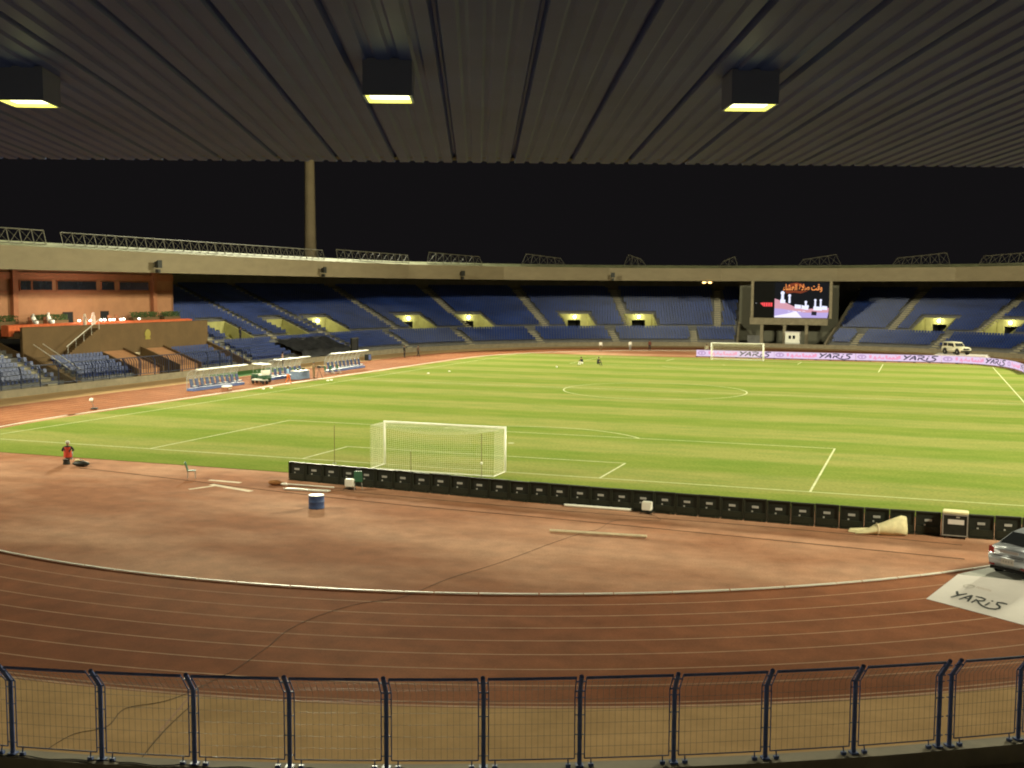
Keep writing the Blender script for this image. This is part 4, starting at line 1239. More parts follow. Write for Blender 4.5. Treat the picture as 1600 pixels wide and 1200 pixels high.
m.poly(face); m.poly([p - Vector((0, 0, 0.02)) if k in (2, 3) else p + Vector((0, 0, -0.008)) for k, p in enumerate(face)][::-1])
for k in range(4):
    a, b_ = face[k], face[(k + 1) % 4]
    m.poly((a, b_, b_ - Vector((0, 0, 0.02 if k in (1, 2) else 0.008)), a - Vector((0, 0, 0.02 if k in (2, 3) else 0.008))))
m.build('sloping_panel', mt['offwhite'], dk)
m = MB()
dz = 0.285
dl = [(26.72, -15.95), (32.0, -17.35), (35.2, -12.9), (30.0, -11.4)]
A = [Vector((x, y, 0.20)) - B0 for x, y in dl]; Bq = [Vector((x, y, dz)) - B0 for x, y in dl]
m.hexa(A + Bq)
for x, y in dl: m.box(Vector((x + (0.3 if x < 30 else -0.3), y + (0.5 if y < -12 else -0.3), 0.1)) - B0, (0.12, 0.12, 0.2))
m.build('deck', M('grey_deck', (0.30, 0.30, 0.27), 0.6, var=0.1, scale=1), dk)
lk = M('dark_grey_letter', (0.05, 0.055, 0.055), 0.6)
m = MB()
strokes(m, YARIS, lambda x, y: dp(0.55 + (x - 0.15) * 0.425 - 0.27 * y * 0.8, 0.62 + y * 0.62, 0.006), 1.35)
m.build('dark_lettering', lk, dk)
pk = M('faded_grey_letter', (0.47, 0.43, 0.38), 0.7)
m = MB()
strokes(m, [([(0.30 + 0.17 * cos(a_ * pi / 8), 1.90 + 0.17 * sin(a_ * pi / 8)) for a_ in range(17)], 0.035), ([(0.17, 1.98), (0.30, 2.02), (0.43, 1.98)], 0.035), ([(0.30, 2.02), (0.30, 1.74)], 0.035)], lambda x, y: dp(x, y, 0.006))
m.build('faded_emblem', pk, dk)
c_, w_ = text_obj('TOYOTA', 'faded_lettering', M('faded_red_letter', (0.53, 0.43, 0.37), 0.7), dk, 0.22, (0, 0, 0))
for v in c_.data.vertices:
    v.co = dp(0.52 + v.co.x * 0.62, 1.90 + v.co.z, 0.006)

# white off road car on the far platform
pf = thing('far_platform', (30.6, 121.0, 0), rad(-8), 'low white platform carrying the off road car behind the lit boards', 'platform')
m = MB(); m.hexa([(-4.4, -2.6, 0.01), (4.6, -2.6, 0.01), (4.2, 2.6, 0.01), (-4.0, 2.6, 0.01), (-3.4, -2.0, 0.75), (3.6, -2.0, 0.75), (3.4, 2.0, 0.75), (-3.2, 2.0, 0.75)]); m.build('ramp', M('pale_pink_panel', (0.70, 0.60, 0.62), 0.6), pf)
m = MB(); m.box((0.1, 0, 0.775), (7.0, 4.0, 0.05)); m.build('top_deck', mt['offwhite'], pf)
suv = thing('off_road_car', (29.9, 121.0, 0.8), rad(-143), 'boxy cream white off road car parked on the far platform', 'car')
cw = M('cream_car_paint', (0.68, 0.64, 0.47), 0.35, spec=0.5)
# local: nose +y
bm = extrude_body([(-2.2, 0.45), (-2.25, 0.75), (-2.15, 1.15), (-1.9, 1.22), (0.8, 1.18), (1.9, 1.12), (2.2, 1.0), (2.28, 0.7), (2.2, 0.42), (1.9, 0.42), (-1.9, 0.42)], lambda y, z: 0.93 - (0.04 if z > 1.1 else 0), 0.08)
bm_obj(bm, 'body', cw, suv)
bm = extrude_body([(-2.05, 1.1), (-2.0, 1.75), (-1.8, 1.86), (0.2, 1.84), (0.45, 1.76), (0.85, 1.15), (0.8, 1.05), (-2.0, 1.05)], lambda y, z: 0.86 - 0.10 * max(0, z - 1.1), 0.07)
bm_obj(bm, 'cabin', cw, suv)
for s_ in (-1, 1):
    for y0, y1, yt0, yt1 in ((-1.85, -0.95, -1.8, -0.95), (-0.8, 0.62, -0.8, 0.36)):
        m = MB(); a = [(s_ * 0.866, y0, 1.24), (s_ * 0.866, y1, 1.24), (s_ * 0.815, yt1, 1.68), (s_ * 0.815, yt0, 1.68)]
        m.poly(a if s_ > 0 else a[::-1]); m.build('side_window', cgl, suv)
    for y in (-1.35, 1.4):
        wheel(suv, s_ * 0.82, y, 0.40, 0.26, s_)
        m = MB(); m.lathe([(0.5, -0.015), (0.5, 0.015)], (0, 0, 0), 20, Matrix.Translation((s_ * 0.922, y, 0.46)) @ Matrix.Rotation(pi / 2, 4, 'Y')); m.build('wheel_arch', tyre, suv)
    m = MB(); m.ball((s_ * 0.62, 2.22, 0.88), 0.13, 10, (1, 0.4, 1)); m.build('headlight', mt['steel'], suv, True)
    m = MB(); m.box((s_ * 1.0, 0.6, 1.25), (0.18, 0.12, 0.18)); m.build('mirror', tyre, suv)
m = MB(); m.poly([(-0.72, 0.845, 1.22), (0.72, 0.845, 1.22), (0.68, 0.515, 1.70), (-0.68, 0.515, 1.70)]); m.build('windscreen', cgl, suv)
m = MB(); m.box((0, 2.27, 0.88), (0.95, 0.04, 0.24)); m.build('grille', tyre, suv)
m = MB(); m.box((0, 2.27, 0.56), (1.8, 0.22, 0.22)); m.build('bumper', tyre, suv, bevel=0.03)
m = MB(); m.box((0, -2.32, 1.05), (0.7, 0.2, 0.7)); m.build('spare_wheel', tyre, suv, bevel=0.05)

# ------------------------------------------------------------------ props in the foreground
o = thing('drum', (-0.8, -12.75, 0.006), 0, 'blue round drum with a white lid standing on the red ground', 'drum')
m = MB(); m.lathe([(0.36, 0), (0.37, 0.03), (0.36, 0.06), (0.36, 0.3), (0.375, 0.32), (0.36, 0.34), (0.36, 0.58), (0.375, 0.60)], (0, 0, 0), 24); m.build('body', mt['blue'], o, True)
m = MB(); m.lathe([(0.345, 0.601), (0.345, 0.625), (0.30, 0.63)], (0, 0, 0), 24); m.build('lid', mt['white'], o)

def chair(loc, rz, label):
    o = thing('plastic_chair', loc, rz, label, 'chair')
    bm = MB(); bm.box((0, 0, 0.42), (0.44, 0.42, 0.04)); bm.build('seat', mt['green'], o, bevel=0.015)
    bm = MB(); bm.hexa([(-0.21, -0.24, 0.44), (-0.21, 0.24, 0.44), (-0.17, 0.24, 0.44), (-0.17, -0.24, 0.44), (-0.34, -0.2, 0.88), (-0.34, 0.2, 0.88), (-0.30, 0.2, 0.88), (-0.30, -0.2, 0.88)]); bm.build('backrest', mt['green'], o)
    for x, y in ((0.18, 0.17), (0.18, -0.17), (-0.18, 0.17), (-0.18, -0.17)):
        bm = MB(); bm.tube([(x, y, 0.41), (x * 1.15, y * 1.15, 0)], 0.015, 6); bm.build('leg', mt['steel'], o)
chair((-11.1, -8.1, 0.006), rad(30), 'green plastic chair alone on the red ground left of the black cabinets')
chair((-1.3, -7.75, 0.006), rad(-60), 'green folding chair against the black cabinets beside the white monitor')

def monitor(loc, rz, label):
    o = thing('monitor_box', loc, rz, label, 'monitor')
    m = MB(); m.box((0, 0, 0.36), (0.44, 0.3, 0.40)); m.build('case', mt['white'], o, bevel=0.03)
    m = MB(); m.box((0, 0.155, 0.36), (0.36, 0.012, 0.32)); m.build('screen', mt['glass'], o)
    m = MB(); m.box((0, 0, 0.08), (0.5, 0.35, 0.02)); m.build('shelf', mt['black'], o)
    for x, y in ((-0.22, -0.14), (0.22, -0.14), (0.22, 0.14), (-0.22, 0.14)):
        m = MB(); m.tube([(x, y, 0.08), (x * 1.3, y * 1.2, 0)], 0.014, 5); m.build('leg', mt['black'], o)
    m = MB(); m.tube([(0, 0, 0.09), (0, 0, 0.17)], 0.05, 6); m.build('neck', mt['black'], o)
monitor((-1.65, -8.0, 0.006), 0.1, 'white boxy monitor on a low stand in front of the fifth black cabinet')
monitor((13.75, -8.35, 0.006), -0.1, 'white boxy monitor on a low stand by the end of a white pipe')

def pipe(a, b_, r, mat, label):
    A, B_ = Vector((*a, r + 0.006)), Vector((*b_, r + 0.006))
    m = MB(); m.tube([A, B_], r, 8); o = m.build('pipe', mat, smooth=False)
    return tag(o, label, 'pipe')
pipe((9.77, -8.15), (12.95, -8.15), 0.07, mt['white'], 'white pipe lying along the foot of the black cabinets')
pipe((10.85, -13.65), (14.9, -13.25), 0.065, mt['wood'], 'long pale pipe lying alone on the open red ground')
pipe((-5.3, -7.9), (-2.6, -7.9), 0.035, mt['white'], 'thin white pipe lying at the left end of the black cabinets')
for k, (x0_, x1_, lab) in enumerate(((-4.75, -3.5, 'left of two flat white trays on the red ground'), (-3.42, -2.35, 'right of two flat white trays on the red ground'))):
    o = thing('flat_tray', ((x0_ + x1_) / 2, -8.98 + 0.08 * k, 0.006), 0.1, lab, 'tray', 'flat white trays by the cabinets')
    m = MB(); m.box((0, 0, 0.03), (x1_ - x0_, 0.42, 0.05)); m.build('plate', mt['white'], o, bevel=0.01)
    m = MB(); m.box((0, -0.2, 0.07), (x1_ - x0_, 0.02, 0.04)); m.build('lip', mt['white'], o)
o = thing('sack', (-5.9, -8.2, 0.0), 0, 'brown sack slumped at the left foot of the cabinet row', 'sack')
m = MB(); m.ball((0, 0, 0.14), 0.3, 12, (1.2, 0.9, 0.5)); m.ball((0.3, 0.1, 0.1), 0.2, 10, (1, 1, 0.5)); m.build('cloth', M('brown_sack', (0.28, 0.12, 0.04), 0.9, var=0.3, scale=6), o, True)
m = MB(); m.ball((0.55, 0.0, 0.08), 0.14, 8, (1.8, 0.7, 0.5)); m.build('white_bundle', mt['white'], o, True)

# cream tarp: a loosely rolled sheet with a tie round it
tp = thing('rolled_tarp', (23.9, -9.0, 0.006), rad(14), 'cream cloth bundle loosely rolled against the black cabinets', 'tarp')
bm = bmesh.new()
sec = [(-1.0, 0.06, 0.08, 0.0), (-0.6, 0.16, 0.16, 0.0), (-0.25, 0.28, 0.34, 0.02), (0.05, 0.34, 0.46, 0.02), (0.4, 0.40, 0.58, 0.05), (0.72, 0.38, 0.66, 0.05), (0.92, 0.30, 0.60, 0.06)]
rings_ = []
rr = random.Random(11)
for x, wy, hz, off in sec:
    R_ = []
    for k in range(14):
        a = 2 * pi * k / 14
        f = 1 + 0.12 * sin(3 * a + x * 4) + rr.uniform(-0.05, 0.05)
        R_.append(bm.verts.new((x + rr.uniform(-0.04, 0.04), off + wy * cos(a) * f, max(0.0, hz * 0.5 + hz * 0.56 * sin(a) * f))))
    rings_.append(R_)
for a, b_ in zip(rings_[:-1], rings_[1:]):
    for k in range(14): bm.faces.new((a[k], a[(k + 1) % 14], b_[(k + 1) % 14], b_[k]))
bm.faces.new(rings_[0][::-1]); bm.faces.new(rings_[-1])
bm_obj(bm, 'roll', mt['cream'], tp); tp.scale = (1.05, 1.05, 1.12)
m = MB(); m.mesh([(-0.35, -0.15, 0.02), (-1.25, 0.25, 0.02), (-1.2, 0.5, 0.03), (-0.2, 0.28, 0.10), (-0.35, -0.1, 0.09), (-1.2, 0.28, 0.12), (-1.15, 0.46, 0.12), (-0.2, 0.22, 0.22)], [(0, 1, 5, 4), (1, 2, 6, 5), (2, 3, 7, 6), (4, 5, 6, 7), (3, 0, 4, 7)]); m.build('flap', mt['cream'], tp)
m = MB(); m.tube([(-0.18, 0.02 + 0.33 * cos(a_ * pi / 8), 0.19 + 0.225 * sin(a_ * pi / 8)) for a_ in range(17)], 0.018, 5); m.build('tie', mt['wood'], tp)

# flight case
fc = thing('flight_case', (26.75, -8.45, 0.006), rad(-3), 'black flight case with metal edges, white label and a cream cloth on top', 'flight case')
m = MB(); m.box((0, 0, 0.56), (0.94, 0.6, 0.86)); m.build('box', mt['black'], fc)
m = MB()
for x in (-0.47, 0.47):
    for y in (-0.3, 0.3): m.box((x, y, 0.56), (0.045, 0.045, 0.9))
for z in (0.13, 0.99):
    for y in (-0.3, 0.3): m.box((0, y, z), (0.896, 0.043, 0.043))
    for x in (-0.47, 0.47): m.box((x, 0, z), (0.043, 0.556, 0.043))
m.build('metal_edge', mt['steel'], fc)
m = MB(); m.box((0.03, -0.306, 0.70), (0.62, 0.008, 0.2)); m.build('label_plate', mt['offwhite'], fc)
m = MB(); m.box((0.1, -0.31, 0.90), (0.14, 0.02, 0.06)); m.build('latch', mt['steel'], fc)
m = MB(); m.box((0, 0, 1.06), (1.0, 0.66, 0.10)); m.build('cloth', mt['cream'], fc, bevel=0.03)
for x in (-0.38, 0.38):
    for y in (-0.22, 0.22):
        m = MB(); m.tube([(x - 0.025, y, 0.055), (x + 0.025, y, 0.055)], 0.055, 10); m.build('castor', mt['rubber'], fc)

# cables
def cable(pts, r, label):
    P = [Vector((x, y, r + 0.008)) for x, y in pts]
    out = []
    for k in range(len(P) - 1):
        p0, p1, p2, p3 = P[max(0, k - 1)], P[k], P[k + 1], P[min(len(P) - 1, k + 2)]
        for q in range(6):
            t = q / 6
            out.append(0.5 * ((2 * p1) + (p2 - p0) * t + (2 * p0 - 5 * p1 + 4 * p2 - p3) * t * t + (3 * p1 - p0 - 3 * p2 + p3) * t ** 3))
    out.append(P[-1])
    for p in out:  # over the kerb
        if abs((Vector((p.x, p.y - 12.5, 0))).length - 37.95) < 0.15: p.z = 0.10 + r
    m = MB(); m.tube(out, r, 6); return tag(m.build('cable', mt['cable'], smooth=True), label, 'cable')
cable([(7.5, -38.6), (7.45, -37.73), (7.85, -37.1), (7.5, -36.06), (8.02, -35.41), (8.25, -34.72), (8.34, -33.35), (8.36, -32.66), (8.13, -30.74), (7.84, -29.26), (7.96, -27.6), (8.47, -26.04), (9.45, -24.78), (9.92, -22.15), (10.77, -19.36), (11.56, -15.69), (12.2, -13.2), (12.6, -12.4), (12.7, -10.6), (13.3, -10.0), (14.6, -9.7), (14.3, -8.9), (13.9, -8.6)], 0.0065, 'black cable winding over the track from the white monitor to the fence')
cable([(9.9, -38.7), (9.27, -36.92), (8.85, -35.3)], 0.007, 'thin brown cable on the sand behind the fence at lower left')
cable([(-19.0, -7.6), (-12.0, -8.6), (-6.0, -9.6), (2.0, -10.6), (10.0, -11.0), (18.0, -11.6), (27.0, -12.4)], 0.011, 'thin dark cable running across the red ground parallel to the cabinets')
cable([(-6.0, -7.8), (0, -8.6), (8, -9.1), (14, -9.2), (20, -9.3), (27, -9.9)], 0.009, 'thin dark cable close along the foot of the cabinets')

# ------------------------------------------------------------------ people
skin_m = M('skin', (0.30, 0.16, 0.09), 0.6)
shoe_m = M('shoe', (0.03, 0.03, 0.03), 0.6)
hair_m = M('hair', (0.012, 0.010, 0.009), 0.7)
eye_m = M('eye', (0.03, 0.02, 0.02), 0.3)
cl = {}
def cloth(name, c):
    if name not in cl: cl[name] = M(name + '_cloth', c, 0.85, var=0.12, scale=12)
    return cl[name]
POSE = {}
def stand_pose():
    J = {'pel': (0, 0, 0.95), 'spi': (0, 0, 1.15), 'che': (0.01, 0, 1.36), 'nek': (0, 0, 1.50), 'chin': (0.03, 0, 1.57), 'hed': (0.02, 0, 1.67), 'top': (0.0, 0, 1.74)}
    for s_, n_ in ((1, 'l'), (-1, 'r')):
        J.update({'sh' + n_: (0, s_ * 0.19, 1.42), 'el' + n_: (-0.02, s_ * 0.25, 1.13), 'wr' + n_: (0.06, s_ * 0.25, 0.88), 'ha' + n_: (0.09, s_ * 0.25, 0.80),
                  'hp' + n_: (0, s_ * 0.10, 0.90), 'kn' + n_: (0.02, s_ * 0.11, 0.49), 'an' + n_: (0, s_ * 0.12, 0.09), 'to' + n_: (0.15, s_ * 0.14, 0.04)})
    return J
def pose(kind):
    J = stand_pose()
    def sh(keys, d):
        for k in keys: J[k] = tuple(a + b_ for a, b_ in zip(J[k], d))
    upper = ['pel', 'spi', 'che', 'nek', 'chin', 'hed', 'top', 'shl', 'shr', 'ell', 'elr', 'wrl', 'wrr', 'hal', 'har', 'hpl', 'hpr']
    if kind == 'floor':      # sitting on the ground or a low stool, knees up, arms on knees
        sh(upper, (0, 0, -0.62))
        lean = {'spi': 0.02, 'che': 0.06, 'nek': 0.10, 'chin': 0.14, 'hed': 0.14, 'top': 0.12, 'shl': 0.07, 'shr': 0.07}
        for k, d in lean.items(): sh([k], (d, 0, -0.02))
        for s_, n_ in ((1, 'l'), (-1, 'r')):
            J['kn' + n_] = (0.38, s_ * 0.18, 0.50); J['an' + n_] = (0.52, s_ * 0.15, 0.09); J['to' + n_] = (0.68, s_ * 0.17, 0.04)
            J['el' + n_] = (0.22, s_ * 0.29, 0.60); J['wr' + n_] = (0.42, s_ * 0.20, 0.56); J['ha' + n_] = (0.49, s_ * 0.17, 0.54)
    if kind == 'chair':
        sh(upper, (0, 0, -0.45))
        for s_, n_ in ((1, 'l'), (-1, 'r')):
            J['kn' + n_] = (0.44, s_ * 0.13, 0.50); J['an' + n_] = (0.42, s_ * 0.13, 0.09); J['to' + n_] = (0.57, s_ * 0.15, 0.04)
            J['el' + n_] = (0.10, s_ * 0.27, 0.72); J['wr' + n_] = (0.32, s_ * 0.18, 0.62); J['ha' + n_] = (0.40, s_ * 0.15, 0.60)
    if kind == 'walk':
        J['knl'] = (0.16, 0.11, 0.51); J['anl'] = (0.22, 0.12, 0.09); J['tol'] = (0.37, 0.13, 0.05)
        J['knr'] = (-0.02, -0.11, 0.49); J['anr'] = (-0.25, -0.12, 0.13); J['tor'] = (-0.12, -0.13, 0.04)
        J['ell'] = (-0.12, 0.25, 1.15); J['wrl'] = (-0.10, 0.26, 0.90); J['hal'] = (-0.08, 0.26, 0.82)
        J['elr'] = (0.10, -0.25, 1.15); J['wrr'] = (0.25, -0.24, 0.94); J['har'] = (0.31, -0.23, 0.88)
    if kind == 'camera':
        for s_, n_ in ((1, 'l'), (-1, 'r')):
            J['el' + n_] = (0.18, s_ * 0.27, 1.2); J['wr' + n_] = (0.38, s_ * 0.14, 1.32); J['ha' + n_] = (0.45, s_ * 0.10, 1.35)
    if kind == 'lean':
        for s_, n_ in ((1, 'l'), (-1, 'r')):
            J['el' + n_] = (0.16, s_ * 0.25, 1.17); J['wr' + n_] = (0.36, s_ * 0.2, 1.1); J['ha' + n_] = (0.44, s_ * 0.18, 1.08)
    return J
RADI = {'pel': 0.145, 'spi': 0.135, 'che': 0.155, 'nek': 0.062, 'chin': 0.075, 'hed': 0.098, 'top': 0.072}
BON = [('pel', 'spi'), ('spi', 'che'), ('che', 'nek'), ('nek', 'chin'), ('chin', 'hed'), ('hed', 'top')]
for n_ in 'lr': BON += [('che', 'sh' + n_), ('sh' + n_, 'el' + n_), ('el' + n_, 'wr' + n_), ('wr' + n_, 'ha' + n_), ('pel', 'hp' + n_), ('hp' + n_, 'kn' + n_), ('kn' + n_, 'an' + n_), ('an' + n_, 'to' + n_)]
def region(a, b_, long_sleeve, shorts):
    k = a[:2] + b_[:2]
    if a in ('nek', 'chin', 'hed') : return 0
    if k in ('elwr',): return 1 if long_sleeve else 0
    if a[:2] == 'wr': return 0
    if k in ('anto',): return 3
    if a[:2] in ('hp', 'kn') or b_[:2] == 'hp': return 0 if (shorts and a[:2] == 'kn') else 2
    return 1
def person(loc, rz, kind, shirt, trousers, label, robe=None, cap=None, bib=None, sc_=1.0, long_sleeve=True, shorts=False, shoes=None):
    J = pose(kind)
    o = thing('person', loc, rz, label, 'person')
    o.scale = (sc_, sc_, sc_)
    names = list(J); idx = {n_: k for k, n_ in enumerate(names)}
    me = bpy.data.meshes.new('body')
    me.from_pydata([J[n_] for n_ in names], [(idx[a], idx[b_]) for a, b_ in BON], [])
    tmp = bpy.data.objects.new('tmp', me); COL.objects.link(tmp)
    md = tmp.modifiers.new('s', 'SKIN'); md.use_smooth_shade = True
    sv = me.skin_vertices[0].data
    for n_ in names:
        r = RADI.get(n_) or {'sh': 0.075, 'el': 0.05, 'wr': 0.034, 'ha': 0.038, 'hp': 0.105, 'kn': 0.066, 'an': 0.045, 'to': 0.038}[n_[:2]]
        w = 1.25 if n_ in ('che', 'spi', 'pel') else 1.0
        sv[idx[n_]].radius = (r * (0.9 if w > 1 else 1), r * w) if w > 1 else (r, r)
    sv[idx['pel']].use_root = True
    ms = tmp.modifiers.new('ss', 'SUBSURF'); ms.levels = 1; ms.render_levels = 1
    dg = bpy.context.evaluated_depsgraph_get(); dg.update()
    bme = bpy.data.meshes.new_from_object(tmp.evaluated_get(dg))
    bpy.data.objects.remove(tmp)
    mats = [skin_m, shirt, trousers, shoes or shoe_m, eye_m]
    # add hands with fingers, face
    bm = bmesh.new(); bm.from_mesh(bme)
    segs = [(Vector(J[a]), Vector(J[b_]), region(a, b_, long_sleeve, shorts)) for a, b_ in BON]
    for f in bm.faces:
        c = f.calc_center_median(); best = 9; mi = 1
        for A, B_, rg in segs:
            d = B_ - A; t = max(0, min(1, (c - A).dot(d) / d.length_squared)); q = (c - (A + d * t)).length
            if q < best: best = q; mi = rg
        f.material_index = mi; f.smooth = True
    bm.to_mesh(bme); bm.free()
    ex = MB()
    for n_, s_ in (('l', 1), ('r', -1)):
        W_, H_ = Vector(J['wr' + n_]), Vector(J['ha' + n_])
        d = (H_ - W_).normalized(); lat = d.cross(Vector((0, s_, 0.01)))
        if lat.length < 0.1: lat = Vector((1, 0, 0))
        lat.normalize(); nr = lat.cross(d).normalized()
        for q, L_ in enumerate((0.070, 0.082, 0.076, 0.058)):
            b0 = H_ + d * 0.02 + lat * (0.03 - 0.02 * q)
            ex.tube([b0, b0 + d * L_ * 0.5 + nr * 0.004, b0 + d * L_ * 0.9 + nr * 0.022], 0.009, 5, True, 0.007)
        b0 = H_ - d * 0.03 + lat * 0.035
        ex.tube([b0, b0 + lat * 0.035 + d * 0.02, b0 + lat * 0.04 + d * 0.055], 0.010, 5, True, 0.008)
    hd = Vector(J['hed'])
    ex.tube([hd + Vector((0.085, 0, 0.02)), hd + Vector((0.115, 0, -0.02))], 0.012, 5)
    for s_ in (-1, 1): ex.ball(hd + Vector((0.0, s_ * 0.092, -0.01)), 0.022, 6, (0.7, 0.5, 1.3))
    ex.cur = 4
    for s_ in (-1, 1): ex.ball(hd + Vector((0.088, s_ * 0.032, 0.015)), 0.011, 6)
    ex.cur = 4
    ex.box(hd + Vector((0.088, 0, -0.055)), (0.012, 0.045, 0.008))
    nv = len(bme.vertices)
    allv = [tuple(v.co) for v in bme.vertices] + ex.v
    allf = [tuple(p.vertices) for p in bme.polygons] + [tuple(i + nv for i in f) for f in ex.f]
    mi = [p.material_index for p in bme.polygons] + ex.mi
    m3 = bpy.data.meshes.new('body'); m3.from_pydata(allv, [], allf)
    for q in mats: m3.materials.append(q)
    m3.polygons.foreach_set('material_index', mi); m3.polygons.foreach_set('use_smooth', [True] * len(allf))
    m3.update()
    bo = bpy.data.objects.new('body', m3); COL.objects.link(bo); bo.parent = o
    m = MB()
    m.lathe([(0.106, -0.03), (0.112, 0.03), (0.098, 0.075), (0.06, 0.105), (0.01, 0.115)], (hd.x - 0.012, 0, hd.z), 14)
    if cap:
        m.box((hd.x + 0.12, 0, hd.z + 0.03), (0.09, 0.13, 0.012))
        m.build('cap', cap, o, True)
    elif robe:
        m.lathe([(0.13, -0.2), (0.125, -0.05), (0.118, 0.03)], (hd.x - 0.03, 0, hd.z), 14)
        m.build('headscarf', robe, o, True)
    else: m.build('hair', hair_m, o, True)
    pe, ch = Vector(J['pel']), Vector(J['che'])
    if bib:
        m = MB()
        rings_ = []
        for k in range(5):
            f = k / 4; c = pe.lerp(ch + Vector((0, 0, 0.09)), 0.0 + f) + Vector((0, 0, -0.06 * (1 - f)))
            rings_.append([(c.x + (0.165 - 0.03 * f) * cos(2 * pi * q / 14), c.y + (0.215 - 0.03 * f) * sin(2 * pi * q / 14), c.z) for q in range(14)])
        vs = [v for R_ in rings_ for v in R_]
        m.mesh(vs, [(k * 14 + q, k * 14 + (q + 1) % 14, (k + 1) * 14 + (q + 1) % 14, (k + 1) * 14 + q) for k in range(4) for q in range(14)])
        m.build('bib', bib, o, True)
    if robe:
        m = MB(); zs = 0.0
        if kind in ('stand', 'lean', 'walk'):
            m.lathe([(0.24, 0.06), (0.23, 0.5), (0.20, 0.9), (0.185, 1.2), (0.20, 1.38), (0.12, 1.5)], (0.0, 0, 0), 16, Matrix.Diagonal((0.8, 1.05, 1, 1)))
        else:
            m.lathe([(0.22, 0.42), (0.21, 0.6), (0.20, 0.85), (0.19, 0.95), (0.1, 1.05)], (0.02, 0, 0), 16, Matrix.Diagonal((0.85, 1.05, 1, 1)))
            m.hexa([(0.0, -0.2, 0.40), (0.55, -0.2, 0.1), (0.55, 0.2, 0.1), (0.0, 0.2, 0.4), (0.05, -0.2, 0.6), (0.52, -0.19, 0.58), (0.52, 0.19, 0.58), (0.05, 0.2, 0.6)])
        m.build('robe', robe, o, True)
    return o
black_c, white_c, navy_c = cloth('black', (0.02, 0.02, 0.022)), cloth('white', (0.75, 0.72, 0.66)), cloth('navy', (0.03, 0.05, 0.11))
red_c, grey_c, orange_c = cloth('red', (0.50, 0.055, 0.03)), cloth('grey', (0.25, 0.25, 0.24)), cloth('orange', (0.62, 0.15, 0.03))
pink_c = cloth('pale_pink', (0.78, 0.58, 0.52)); brown_c = cloth('brown', (0.16, 0.11, 0.06))
sky_c = cloth('sky', (0.25, 0.38, 0.58))
person((-20.55, -6.75, 0.12), rad(126), 'floor', black_c, grey_c, 'person in a red bib and pale cap sitting with their back to us', cap=cloth('pale_cap', (0.6, 0.58, 0.5)), bib=red_c, sc_=1.08, shoes=white_c)
o = thing('stool', (-20.6, -6.8, 0.006), 0, 'low black stool under the person in the red bib', 'stool')
m = MB(); m.lathe([(0.2, 0), (0.18, 0.2), (0.2, 0.26)], (0, 0, 0), 14); m.build('base', mt['black'], o); m = MB(); m.lathe([(0.21, 0.262), (0.21, 0.29)], (0, 0, 0), 14); m.build('seat', mt['black'], o)
o = thing('kit_bag', (-19.35, -7.05, 0.006), 0.15, 'low black bag lying on the red ground by the seated person', 'bag')
m = MB(); m.ball((0, 0, 0.15), 0.36, 14, (1.5, 0.75, 0.45)); m.build('bag', mt['black'], o, True)
m = MB(); m.ball((-0.22, 0, 0.33), 0.12, 10, (1.5, 0.9, 0.6)); m.build('towel', mt['cream'], o, True)
m = MB(); m.tube([(-0.3, 0, 0.27), (0, 0, 0.4), (0.3, 0, 0.27)], 0.02, 5); m.build('strap', mt['black'], o)
person((-17.5, 85.6, 0.03), rad(-120), 'floor', black_c, white_c, 'person in black top and white trousers sitting on the far grass', sc_=1.0)
person((-15.5, 86.4, 0.03), rad(-30), 'floor', black_c, black_c, 'person all in black sitting on the far grass', sc_=1.0)
o = tag(MB().ball((-19.3, 80.2, 0.13), 0.11, 12).build('football', mt['white'], smooth=True), 'small white ball lying on the grass near the two sitting people', 'ball')
person((-37.9, 45.1, 0.006), rad(10), 'walk', sky_c, orange_c, 'person in a blue top and orange trousers standing by the touchline', sc_=1.06)
person((-39.0, 52.3, 0.006), rad(0), 'camera', brown_c, brown_c, 'person in brown working a camera on a tripod at the touchline', sc_=1.05)
o = thing('tripod_camera', (-38.35, 52.3, 0.006), 0, 'dark film camera on a tripod beside the touchline', 'camera')
for a_ in range(3):
    m = MB(); m.tube([(0, 0, 1.15), (0.45 * cos(a_ * 2.1 + 0.5), 0.45 * sin(a_ * 2.1 + 0.5), 0)], 0.025, 6); m.build('tripod_leg', mt['black'], o)
m = MB(); m.box((0.05, 0, 1.32), (0.5, 0.2, 0.26)); m.build('camera_body', mt['black'], o, bevel=0.02)
m = MB(); m.tube([(0.28, 0, 1.34), (0.62, 0, 1.34)], 0.09, 12); m.build('lens', mt['black'], o); m = MB(); m.tube([(-0.2, 0.1, 1.25), (-0.45, 0.2, 1.15)], 0.015, 5); m.build('pan_handle', mt['black'], o)
person((-52.2, 67.0, 0.012), rad(20), 'stand', cloth('salmon', (0.5, 0.32, 0.25)), black_c, 'person in a pale top and black trousers standing on the green carpet', sc_=1.1)
person((-46.4, 91.0, 0.006), rad(0), 'stand', black_c, black_c, 'person in dark clothes standing beyond the last dugout', sc_=1.05)
person((-45.4, 93.6, 0.006), rad(40), 'walk', cloth('dim_brown', (0.10, 0.06, 0.04)), black_c, 'person in dark brown walking at the far left bend', sc_=1.0)
person((-24.6, 120.0, 0.006), rad(-70), 'walk', white_c, brown_c, 'person in a white top and brown trousers on the far track', sc_=1.0)
person((-20.6, 123.9, 0.006), rad(-70), 'stand', white_c, grey_c, 'person in a white top and grey trousers on the far track', sc_=1.0)
person((-17.6, 125.3, 0.006), rad(-70), 'stand', cloth('maroon', (0.12, 0.03, 0.02)), black_c, 'person in dark maroon standing on the far track', sc_=1.0)
person((-6.0, 114.0, 0.006), rad(-90), 'stand', cloth('khaki', (0.35, 0.32, 0.22)), black_c, 'person in khaki behind the lit boards left of the far goal', sc_=1.05)
